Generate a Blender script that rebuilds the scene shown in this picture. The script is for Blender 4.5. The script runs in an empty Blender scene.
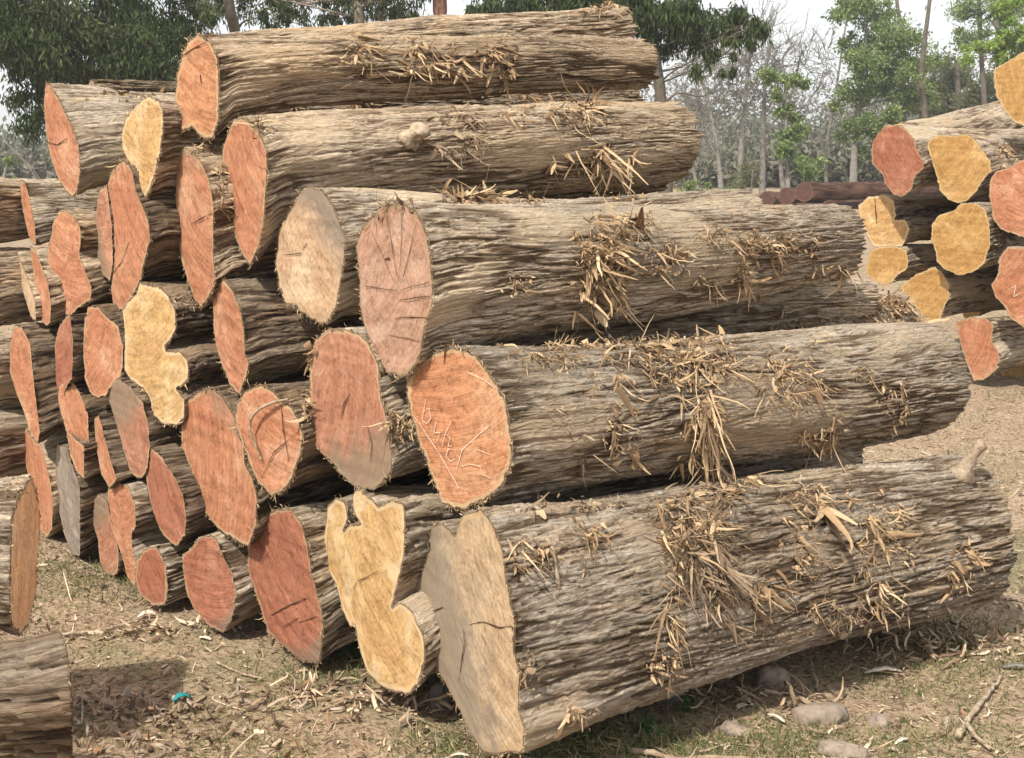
import bpy, math, random
import numpy as np
from mathutils import Vector, Matrix
from mathutils.bvhtree import BVHTree
from mathutils.geometry import delaunay_2d_cdt

SC = bpy.context.scene
COL = SC.collection
# ------------------------------------------------------------------ camera, sky, sun, exposure
FPX, HOR, CAMH = 1300.0, 150.0, 1.65
TH = math.atan2(379 - HOR, FPX)
cam = bpy.data.cameras.new('camera'); cam_o = bpy.data.objects.new('camera', cam); COL.objects.link(cam_o)
cam_o.location = (0, 0, CAMH); cam_o.rotation_euler = (math.pi / 2 - TH, 0, 0)
cam.sensor_width = 36; cam.lens = 36 * FPX / 1024; cam.clip_end = 3000; cam.clip_start = 0.05
SC.camera = cam_o
SUN_EL, SUN_H = math.radians(54), (-0.56, -0.83)
world = bpy.data.worlds.new('World'); SC.world = world; world.use_nodes = True
wt = world.node_tree; wt.nodes.clear()
wo = wt.nodes.new('ShaderNodeOutputWorld'); bg = wt.nodes.new('ShaderNodeBackground')
sky = wt.nodes.new('ShaderNodeTexSky'); sky.sky_type = 'NISHITA'; sky.sun_disc = False
sky.sun_elevation = SUN_EL; sky.sun_rotation = math.atan2(SUN_H[0], SUN_H[1])
sky.dust_density = 4.0; sky.air_density = 1.2; sky.ozone_density = 1.0
mixw = wt.nodes.new('ShaderNodeMix'); mixw.data_type = 'RGBA'; mixw.inputs[0].default_value = 0.72
wt.links.new(sky.outputs[0], mixw.inputs[6]); mixw.inputs[7].default_value = (12.2, 12.4, 12.6, 1)   # thin white cloud veil
bg.inputs[1].default_value = 0.10
wt.links.new(mixw.outputs[2], bg.inputs[0]); wt.links.new(bg.outputs[0], wo.inputs[0])
sl = bpy.data.lights.new('sun', 'SUN'); sl.energy = 4.9; sl.angle = math.radians(0.9); sl.color = (1.0, 0.93, 0.82)
so = bpy.data.objects.new('sun', sl); COL.objects.link(so)
sd = Vector((SUN_H[0] * math.cos(SUN_EL), SUN_H[1] * math.cos(SUN_EL), math.sin(SUN_EL)))
so.rotation_euler = sd.to_track_quat('Z', 'Y').to_euler(); so.location = (-3, -4, 8)
SC.view_settings.view_transform = 'Standard'; SC.view_settings.look = 'None'
SC.view_settings.exposure = 0.22; SC.view_settings.gamma = 1.0; SC.view_settings.use_curve_mapping = False
SC.render.engine = 'CYCLES'
SC.cycles.max_bounces = 6; SC.cycles.diffuse_bounces = 3; SC.cycles.transparent_max_bounces = 8

# ------------------------------------------------------------------ helpers
CAM = np.array([0, 0, CAMH])
def ray(x, y):
    X = (x - 512) / FPX; Y = (379 - y) / FPX
    return np.array([X, math.cos(TH) + Y * math.sin(TH), -math.sin(TH) + Y * math.cos(TH)])
def at(x, y, t): return CAM + ray(x, y) * t
def on_ground(x, y, z=0.0):
    r = ray(x, y); return CAM + r * ((z - CAMH) / r[2])
def tag(o, label=None, cat=None, group=None, kind=None):
    if label: o['label'] = label
    if cat: o['category'] = cat
    if group: o['group'] = group
    if kind: o['kind'] = kind
    return o
def empty(name, loc):
    o = bpy.data.objects.new(name, None); COL.objects.link(o); o.location = [float(v) for v in loc]
    o.empty_display_size = 0.1
    return o
def mesh_obj(name, V, F, mat, parent=None, smooth=True, attrs=None, F3=None):
    """V: n x 3 world points; F: m x 4 quads (and/or F3: m x 3)."""
    V = np.asarray(V, dtype=np.float64)
    if parent is not None: V = V - np.array(parent_origin(parent))
    me = bpy.data.meshes.new(name)
    me.vertices.add(len(V)); me.vertices.foreach_set('co', V.astype(np.float32).ravel())
    parts = []; starts = []; tot = []; c = 0
    for Fa in (F, F3):
        if Fa is None or len(Fa) == 0: continue
        Fa = np.asarray(Fa, dtype=np.int32); k = Fa.shape[1]
        parts.append(Fa.ravel()); starts.append(c + np.arange(len(Fa)) * k); c += Fa.size; tot.append(np.full(len(Fa), k))
    li = np.concatenate(parts); st = np.concatenate(starts)
    me.loops.add(len(li)); me.loops.foreach_set('vertex_index', li.astype(np.int32))
    me.polygons.add(len(st)); me.polygons.foreach_set('loop_start', st.astype(np.int32))
    me.polygons.foreach_set('use_smooth', np.full(len(st), smooth, dtype=bool))
    me.update(calc_edges=True)
    if attrs:
        for k, a in attrs.items():
            a = np.asarray(a)
            if a.ndim == 1:
                t = me.attributes.new(k, 'FLOAT', 'POINT'); t.data.foreach_set('value', a.astype(np.float32))
            else:
                t = me.attributes.new(k, 'FLOAT_VECTOR', 'POINT'); t.data.foreach_set('vector', a.astype(np.float32).ravel())
    me.materials.append(mat)
    o = bpy.data.objects.new(name, me); COL.objects.link(o)
    if parent is not None: o.parent = parent
    return o
def parent_origin(p):
    v = np.array(p.location)
    while p.parent is not None:
        p = p.parent; v = v + np.array(p.location)
    return v

def _hash(ix, iy, iz, seed):
    h = (ix.astype(np.int64) * 374761393 + iy.astype(np.int64) * 668265263 + iz.astype(np.int64) * 2147483647 + seed * 1442695041) & 0xffffffff
    h = ((h ^ (h >> 13)) * 1274126177) & 0xffffffff
    h = ((h ^ (h >> 16)) * 2246822519) & 0xffffffff
    return ((h ^ (h >> 15)) & 0xffffff) / float(0xffffff) * 2 - 1
def noise2(x, y, seed=0, px=None):
    """value-ish gradient noise in about -1..1; px = integer period of x"""
    x0 = np.floor(x).astype(np.int64); y0 = np.floor(y).astype(np.int64); fx = x - x0; fy = y - y0
    ux = fx * fx * fx * (fx * (fx * 6 - 15) + 10); uy = fy * fy * fy * (fy * (fy * 6 - 15) + 10)
    def g(i, j, dx, dy):
        ii = i % px if px else i
        z = np.zeros_like(ii)
        a = _hash(ii, j, z, seed) * math.pi
        return np.cos(a) * dx + np.sin(a) * dy
    n00 = g(x0, y0, fx, fy); n10 = g(x0 + 1, y0, fx - 1, fy); n01 = g(x0, y0 + 1, fx, fy - 1); n11 = g(x0 + 1, y0 + 1, fx - 1, fy - 1)
    return ((n00 * (1 - ux) + n10 * ux) * (1 - uy) + (n01 * (1 - ux) + n11 * ux) * uy) * 1.5
def fbm2(x, y, seed=0, oct=4, px=None):
    s = 0; a = 1; t = 0
    for i in range(oct):
        s = s + a * noise2(x * 2**i, y * 2**i, seed + i * 7, px * 2**i if px else None); t += a; a *= .5
    return s / t
def sstep(a, b, x):
    t = np.clip((x - a) / (b - a), 0, 1); return t * t * (3 - 2 * t)

# ------------------------------------------------------------------ materials
def new_mat(name, rough=0.9, spec=0.15):
    m = bpy.data.materials.new(name); m.use_nodes = True
    nt = m.node_tree; b = nt.nodes['Principled BSDF']
    b.inputs['Roughness'].default_value = rough
    b.inputs['Specular IOR Level'].default_value = spec
    return m, nt, b
def N(nt, typ, **kw):
    n = nt.nodes.new(typ)
    for k, v in kw.items():
        if hasattr(n, k): setattr(n, k, v)
        else: n.inputs[k.replace('_', ' ')].default_value = v
    return n
def noise(nt, vec, scale, detail=4, rough=.6, dist=0.0):
    n = nt.nodes.new('ShaderNodeTexNoise'); n.inputs['Scale'].default_value = scale; n.inputs['Detail'].default_value = detail
    n.inputs['Roughness'].default_value = rough; n.inputs['Distortion'].default_value = dist
    if vec is not None: nt.links.new(vec, n.inputs['Vector'])
    return n.outputs['Fac']
def ramp(nt, fac, pts, interp='LINEAR'):
    r = nt.nodes.new('ShaderNodeValToRGB'); r.color_ramp.interpolation = interp
    e = r.color_ramp.elements
    while len(e) < len(pts): e.new(0.5)
    for el, (p, c) in zip(e, pts):
        el.position = p; el.color = (c, c, c, 1) if isinstance(c, (int, float)) else (*c, 1)
    nt.links.new(fac, r.inputs[0]); return r.outputs[0]
def mix(nt, fac, a, b, mode='MIX'):
    m = nt.nodes.new('ShaderNodeMix'); m.data_type = 'RGBA'; m.blend_type = mode
    for i, v in ((0, fac), (6, a), (7, b)):
        if hasattr(v, 'is_linked'): nt.links.new(v, m.inputs[i])
        elif isinstance(v, (int, float)): m.inputs[i].default_value = v if i == 0 else (v, v, v, 1)
        else: m.inputs[i].default_value = (*v, 1)
    return m.outputs[2]
def math_(nt, op, a, b=None, clamp=False):
    m = nt.nodes.new('ShaderNodeMath'); m.operation = op; m.use_clamp = clamp
    for i, v in ((0, a), (1, b)):
        if v is None: continue
        if hasattr(v, 'is_linked'): nt.links.new(v, m.inputs[i])
        else: m.inputs[i].default_value = v
    return m.outputs[0]
def mapping(nt, vec, scale=(1, 1, 1), rot=(0, 0, 0), loc=(0, 0, 0)):
    m = nt.nodes.new('ShaderNodeMapping'); m.inputs['Scale'].default_value = scale; m.inputs['Rotation'].default_value = rot
    m.inputs['Location'].default_value = loc; nt.links.new(vec, m.inputs[0]); return m.outputs[0]
def attr(nt, name, vec=False):
    a = nt.nodes.new('ShaderNodeAttribute'); a.attribute_name = name; return a.outputs['Vector' if vec else 'Fac']
def bump(nt, h, strength, dist, normal=None):
    b = nt.nodes.new('ShaderNodeBump'); b.inputs['Strength'].default_value = strength; b.inputs['Distance'].default_value = dist
    nt.links.new(h, b.inputs['Height'])
    if normal is not None: nt.links.new(normal, b.inputs['Normal'])
    return b.outputs[0]

def bark_material(name, outer, mid, inner, warm):
    """outer: weathered plate colour, mid: fibre colour, inner: furrow bark, warm: exposed tan fibre patches"""
    m, nt, b = new_mat(name, .95, .08)
    co = attr(nt, 'bk', True)                       # metres round the log, metres along it
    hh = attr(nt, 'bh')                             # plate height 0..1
    wn = nt.nodes.new('ShaderNodeTexNoise'); wn.inputs['Scale'].default_value = 5; wn.inputs['Detail'].default_value = 3; nt.links.new(co, wn.inputs['Vector'])
    ws = nt.nodes.new('ShaderNodeVectorMath'); ws.operation = 'SCALE'; ws.inputs['Scale'].default_value = .035; nt.links.new(wn.outputs['Color'], ws.inputs[0])
    wa = nt.nodes.new('ShaderNodeVectorMath'); wa.operation = 'ADD'; nt.links.new(co, wa.inputs[0]); nt.links.new(ws.outputs[0], wa.inputs[1]); cw = wa.outputs[0]
    n1 = noise(nt, mapping(nt, cw, (1, .09, 1)), 70, 6, .72, .2)
    nf = noise(nt, mapping(nt, cw, (1, .06, 1)), 190, 4, .7)
    n2 = noise(nt, mapping(nt, co, (1, .35, 1)), 8, 5, .65, .6)
    n3 = noise(nt, mapping(nt, co, (1, .5, 1)), 2.6, 4, .6)
    n4 = noise(nt, mapping(nt, co, (1, .35, 1)), 120, 5, .75)
    c = mix(nt, ramp(nt, n1, [(.38, 0), (.60, 1)]), mid, outer)
    c = mix(nt, ramp(nt, n2, [(.46, 0), (.68, .8)]), c, warm)
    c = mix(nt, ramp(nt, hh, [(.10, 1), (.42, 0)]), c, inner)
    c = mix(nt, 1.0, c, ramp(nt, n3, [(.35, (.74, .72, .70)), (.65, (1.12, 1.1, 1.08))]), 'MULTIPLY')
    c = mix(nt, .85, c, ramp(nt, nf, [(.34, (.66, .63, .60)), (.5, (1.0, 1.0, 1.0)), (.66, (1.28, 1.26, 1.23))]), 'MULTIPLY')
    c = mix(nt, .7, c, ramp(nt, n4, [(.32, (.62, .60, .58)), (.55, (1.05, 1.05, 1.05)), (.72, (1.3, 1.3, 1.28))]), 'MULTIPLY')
    bare = attr(nt, 'bare'); c = mix(nt, math_(nt, 'MULTIPLY', bare, .42), c, mix(nt, nf, tuple(x * .72 for x in warm), tuple(min(1, x * 1.12) for x in warm)))
    st = noise(nt, mapping(nt, co, (1, .4, 1)), 4.2, 5, .7, .8); c = mix(nt, ramp(nt, st, [(.56, 0), (.70, .55)]), c, tuple(x * .6 for x in mid))
    oi = nt.nodes.new('ShaderNodeObjectInfo'); c = mix(nt, 1.0, c, ramp(nt, oi.outputs['Random'], [(0, (.86, .85, .84)), (.5, (1.0, .97, .93)), (1, (1.08, 1.08, 1.08))]), 'MULTIPLY')
    nt.links.new(c, b.inputs['Base Color'])
    bn = bump(nt, n1, .8, .009); bn = bump(nt, nf, .9, .004, bn); bn = bump(nt, n4, .8, .004, bn)
    vor = nt.nodes.new('ShaderNodeTexVoronoi'); vor.feature = 'DISTANCE_TO_EDGE'; vor.inputs['Scale'].default_value = 46
    nt.links.new(mapping(nt, cw, (1, .22, 1)), vor.inputs['Vector'])
    bn = bump(nt, ramp(nt, vor.outputs[0], [(0, 0), (.10, 1)]), .5, .006, bn)
    nt.links.new(bn, b.inputs['Normal'])
    return m
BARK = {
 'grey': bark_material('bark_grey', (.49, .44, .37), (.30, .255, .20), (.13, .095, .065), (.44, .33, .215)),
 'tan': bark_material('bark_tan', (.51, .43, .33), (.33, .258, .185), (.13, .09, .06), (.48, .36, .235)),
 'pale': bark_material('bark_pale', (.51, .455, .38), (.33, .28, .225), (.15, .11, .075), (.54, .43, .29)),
 'dark': bark_material('bark_dark_and_shaded', (.26, .215, .165), (.155, .118, .085), (.06, .042, .03), (.27, .19, .12)),  # dark bark; on logs in the gaps it also stands in for shade
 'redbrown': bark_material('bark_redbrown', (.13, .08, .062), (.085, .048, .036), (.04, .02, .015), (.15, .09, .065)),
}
def face_material(name, heart, heart2, sap, sapw=.012, greyc=(.26, .195, .14), checks=0.0, saw=1.0, pale=(.62, .40, .28)):
    m, nt, b = new_mat(name, .85, .12)
    q = attr(nt, 'fq', True); rim = attr(nt, 'rim'); gm = attr(nt, 'gm')
    oi = nt.nodes.new('ShaderNodeObjectInfo')
    comb = nt.nodes.new('ShaderNodeVectorMath'); comb.operation = 'ADD'
    sc = nt.nodes.new('ShaderNodeVectorMath'); sc.operation = 'SCALE'; sc.inputs[0].default_value = (31, 17, 23)
    nt.links.new(oi.outputs['Random'], sc.inputs['Scale']); nt.links.new(q, comb.inputs[0]); nt.links.new(sc.outputs[0], comb.inputs[1])
    v = comb.outputs[0]
    # the saw's direction differs from log to log
    rt = nt.nodes.new('ShaderNodeVectorRotate'); rt.rotation_type = 'Z_AXIS'; nt.links.new(v, rt.inputs['Vector'])
    nt.links.new(math_(nt, 'MULTIPLY', oi.outputs['Random'], 2.2), rt.inputs['Angle'])
    wd = nt.nodes.new('ShaderNodeVectorMath'); wd.operation = 'ADD'; nt.links.new(rt.outputs[0], wd.inputs[0])
    wn = nt.nodes.new('ShaderNodeTexNoise'); wn.inputs['Scale'].default_value = 3.0; wn.inputs['Detail'].default_value = 2; nt.links.new(v, wn.inputs['Vector'])
    ws = nt.nodes.new('ShaderNodeVectorMath'); ws.operation = 'SCALE'; ws.inputs['Scale'].default_value = .05; nt.links.new(wn.outputs['Color'], ws.inputs[0]); nt.links.new(ws.outputs[0], wd.inputs[1])
    sx = nt.nodes.new('ShaderNodeSeparateXYZ'); nt.links.new(wd.outputs[0], sx.inputs[0])
    qx = nt.nodes.new('ShaderNodeVectorRotate'); qx.rotation_type = 'Z_AXIS'; nt.links.new(q, qx.inputs['Vector']); nt.links.new(math_(nt, 'MULTIPLY', oi.outputs['Random'], 2.6), qx.inputs['Angle'])
    wq = nt.nodes.new('ShaderNodeVectorMath'); wq.operation = 'ADD'; nt.links.new(qx.outputs[0], wq.inputs[0]); nt.links.new(ws.outputs[0], wq.inputs[1])
    sq = nt.nodes.new('ShaderNodeSeparateXYZ'); nt.links.new(wq.outputs[0], sq.inputs[0])
    ox = math_(nt, 'ADD', sq.outputs[0], .55); rr_ = math_(nt, 'SQRT', math_(nt, 'ADD', math_(nt, 'MULTIPLY', ox, ox), math_(nt, 'MULTIPLY', sq.outputs[1], sq.outputs[1])))
    an_ = math_(nt, 'ARCTAN2', sq.outputs[1], ox); cv_ = nt.nodes.new('ShaderNodeCombineXYZ'); nt.links.new(rr_, cv_.inputs[0]); nt.links.new(math_(nt, 'MULTIPLY', an_, .6), cv_.inputs[1]); nt.links.new(oi.outputs['Random'], cv_.inputs[2])
    sv = cv_.outputs[0]
    n1 = noise(nt, v, 4.5, 5, .6, .8); n2 = noise(nt, mapping(nt, sv, (1, .09, 1)), 75, 5, .7, .1)
    n2b = noise(nt, mapping(nt, sv, (1, .16, 1)), 26, 4, .6, .2)
    n3 = noise(nt, v, 170, 4, .75); n4 = noise(nt, v, 13, 5, .7, .5)
    c = mix(nt, ramp(nt, n1, [(.35, 0), (.66, 1)]), heart, heart2)
    c = mix(nt, .5 * saw, c, ramp(nt, n2, [(.33, (.52, .44, .40)), (.5, (1, 1, 1)), (.66, (1.25, 1.28, 1.3))]), 'MULTIPLY')
    c = mix(nt, .42, c, ramp(nt, n2b, [(.34, (.66, .62, .60)), (.66, (1.2, 1.22, 1.24))]), 'MULTIPLY')
    c = mix(nt, ramp(nt, n1, [(.55, 0), (.72, .55)]), c, pale)
    n5 = noise(nt, v, 38, 4, .8, .3); c = mix(nt, .75, c, ramp(nt, n5, [(.36, (.60, .54, .50)), (.47, (1, 1, 1)), (.66, (1.16, 1.17, 1.18))]), 'MULTIPLY')
    c = mix(nt, ramp(nt, n4, [(.22, .6), (.36, 0)]), c, tuple(x * .55 for x in heart))
    w = nt.nodes.new('ShaderNodeTexWave'); w.wave_type = 'RINGS'; w.rings_direction = 'Z'; w.inputs['Scale'].default_value = 16
    w.inputs['Distortion'].default_value = 7; w.inputs['Detail'].default_value = 4; w.inputs['Detail Scale'].default_value = .5
    nt.links.new(q, w.inputs['Vector'])
    c = mix(nt, .24, c, ramp(nt, w.outputs['Fac'], [(.0, (.72, .70, .68)), (1, (1.12, 1.12, 1.1))]), 'MULTIPLY')
    rw = math_(nt, 'ADD', rim, math_(nt, 'MULTIPLY', math_(nt, 'SUBTRACT', noise(nt, v, 9, 5, .65), .5), sapw * 2.2))
    c = mix(nt, ramp(nt, math_(nt, 'DIVIDE', rw, sapw * 2), [(.36, .95), (.56, 0)]), c, mix(nt, n2b, sap, tuple(x * .72 for x in sap)))
    c = mix(nt, .6, c, ramp(nt, n3, [(.3, (.74, .74, .74)), (.7, (1.2, 1.2, 1.2))]), 'MULTIPLY')
    g = ramp(nt, math_(nt, 'ADD', gm, math_(nt, 'MULTIPLY', math_(nt, 'SUBTRACT', n4, .5), 1.1)), [(.34, 0), (.72, 1)])
    c = mix(nt, math_(nt, 'MULTIPLY', g, .8), c, mix(nt, n2b, greyc, tuple(x * .68 for x in greyc)))
    if checks > 0:
        sp = nt.nodes.new('ShaderNodeSeparateXYZ'); nt.links.new(q, sp.inputs[0])
        ang = math_(nt, 'ARCTAN2', sp.outputs[1], sp.outputs[0])
        rad = math_(nt, 'SQRT', math_(nt, 'ADD', math_(nt, 'MULTIPLY', sp.outputs[0], sp.outputs[0]), math_(nt, 'MULTIPLY', sp.outputs[1], sp.outputs[1])))
        cb = nt.nodes.new('ShaderNodeCombineXYZ'); nt.links.new(ang, cb.inputs[0]); nt.links.new(math_(nt, 'MULTIPLY', rad, 2.2), cb.inputs[1])
        nn = noise(nt, cb.outputs[0], 7.5, 4, .65, .2)
        ln = math_(nt, 'ABSOLUTE', math_(nt, 'SUBTRACT', nn, .5))
        k = math_(nt, 'MULTIPLY', ramp(nt, ln, [(.0, 1), (.011, 0)]), ramp(nt, rad, [(.04, 0), (.11, .7)]))
        c = mix(nt, math_(nt, 'MULTIPLY', k, checks), c, (.17, .085, .055))
    c = mix(nt, ramp(nt, rim, [(.0008, .9), (.003, 0)]), c, (.20, .13, .08))
    nt.links.new(c, b.inputs['Base Color'])
    bn = bump(nt, n2, .55 * saw + .1, .006); bn = bump(nt, n2b, .5, .006, bn); bn = bump(nt, n4, .4, .006, bn); bn = bump(nt, n3, .5, .0015, bn)
    nt.links.new(bn, b.inputs['Normal'])
    return m
SAP = (.52, .35, .205)
FACE = {
 'red': face_material('cut_wood_red', (.405, .172, .092), (.49, .245, .142), SAP, .010, pale=(.60, .38, .25), checks=.65),
 'deepred': face_material('cut_wood_deep_red', (.31, .12, .072), (.39, .17, .105), (.48, .31, .18), .008, pale=(.45, .24, .16), checks=.4),
 'orange': face_material('cut_wood_orange', (.44, .195, .10), (.53, .285, .155), (.56, .38, .22), .012, pale=(.58, .37, .23), checks=.55),
 'brightened': face_material('cut_wood_brightened_orange', (.72, .43, .24), (.78, .52, .32), (.66, .50, .32), .014, pale=(.70, .52, .36)),  # orange wood lightened in colour for an end the sun misses
 'pink': face_material('cut_wood_pinkish', (.38, .21, .14), (.46, .29, .205), (.46, .31, .19), .010, checks=.8, saw=.5, pale=(.52, .38, .30)),
 'redgrey': face_material('cut_wood_red_with_grey', (.37, .17, .105), (.45, .24, .15), SAP, .009, greyc=(.27, .21, .145), pale=(.55, .36, .24), checks=.4),
 'yellow': face_material('cut_wood_yellow', (.48, .29, .125), (.57, .385, .185), (.68, .51, .30), .014, saw=.7, pale=(.66, .55, .38)),
 'honey': face_material('cut_wood_honey', (.38, .215, .075), (.47, .29, .115), (.62, .44, .23), .010, saw=.6, pale=(.58, .42, .22)),
 'tan': face_material('cut_wood_tan', (.46, .30, .185), (.55, .40, .26), (.54, .39, .24), .014, greyc=(.23, .195, .16), saw=.8, pale=(.58, .44, .30)),
 'dusty': face_material('cut_wood_dusty', (.44, .31, .19), (.52, .39, .25), (.54, .38, .22), .018, greyc=(.28, .23, .175), saw=1.0, pale=(.55, .42, .28)),
 'grey': face_material('cut_wood_grey', (.23, .19, .155), (.30, .25, .20), (.33, .26, .20), .01, greyc=(.25, .21, .175), pale=(.34, .29, .24)),
 'plum': face_material('cut_wood_plum', (.09, .045, .035), (.12, .06, .045), (.16, .11, .08), .02, pale=(.14, .08, .06)),
}
def plain(name, c1, c2, scale=20, rough=.9, b_=.4, two=None):
    m, nt, b = new_mat(name, rough, .1)
    tc = nt.nodes.new('ShaderNodeTexCoord'); n = noise(nt, tc.outputs['Object'], scale, 4, .6)
    c = mix(nt, ramp(nt, n, [(.35, 0), (.65, 1)]), c1, c2); nt.links.new(c, b.inputs['Base Color'])
    nt.links.new(bump(nt, n, b_, .01), b.inputs['Normal']); return m
def var_mat(name, cols, rough=.9, translucent=0.0):
    """colour picked per ribbon or leaf by the 'rv' attribute"""
    m, nt, b = new_mat(name, rough, .12)
    r = attr(nt, 'rv'); k = len(cols)
    c = ramp(nt, r, [((i + .5) / k, c) for i, c in enumerate(cols)])
    tc = nt.nodes.new('ShaderNodeTexCoord')
    c = mix(nt, .5, c, ramp(nt, noise(nt, tc.outputs['Object'], 60, 3), [(.3, (.7, .7, .7)), (.7, (1.2, 1.2, 1.2))]), 'MULTIPLY')
    nt.links.new(c, b.inputs['Base Color'])
    if translucent:
        t = nt.nodes.new('ShaderNodeBsdfTranslucent'); nt.links.new(c, t.inputs[0])
        mx = nt.nodes.new('ShaderNodeMixShader'); mx.inputs[0].default_value = translucent
        out = nt.nodes['Material Output']; nt.links.new(b.outputs[0], mx.inputs[1]); nt.links.new(t.outputs[0], mx.inputs[2]); nt.links.new(mx.outputs[0], out.inputs[0])
    return m
SHRED = var_mat('torn_bark_fibre', [(.15, .095, .055), (.25, .165, .095), (.36, .245, .14), (.46, .33, .195), (.55, .41, .255)], .9)
SHRED_DARK = var_mat('torn_bark_fibre_weathered', [(.15, .10, .065), (.24, .17, .11), (.34, .25, .16), (.42, .32, .21)], .95)
CRACK = plain('crack_shadowed_wood', (.07, .035, .022), (.11, .055, .035))
CHALK = plain('chalk', (.82, .66, .54), (.66, .45, .33), 120)
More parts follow.
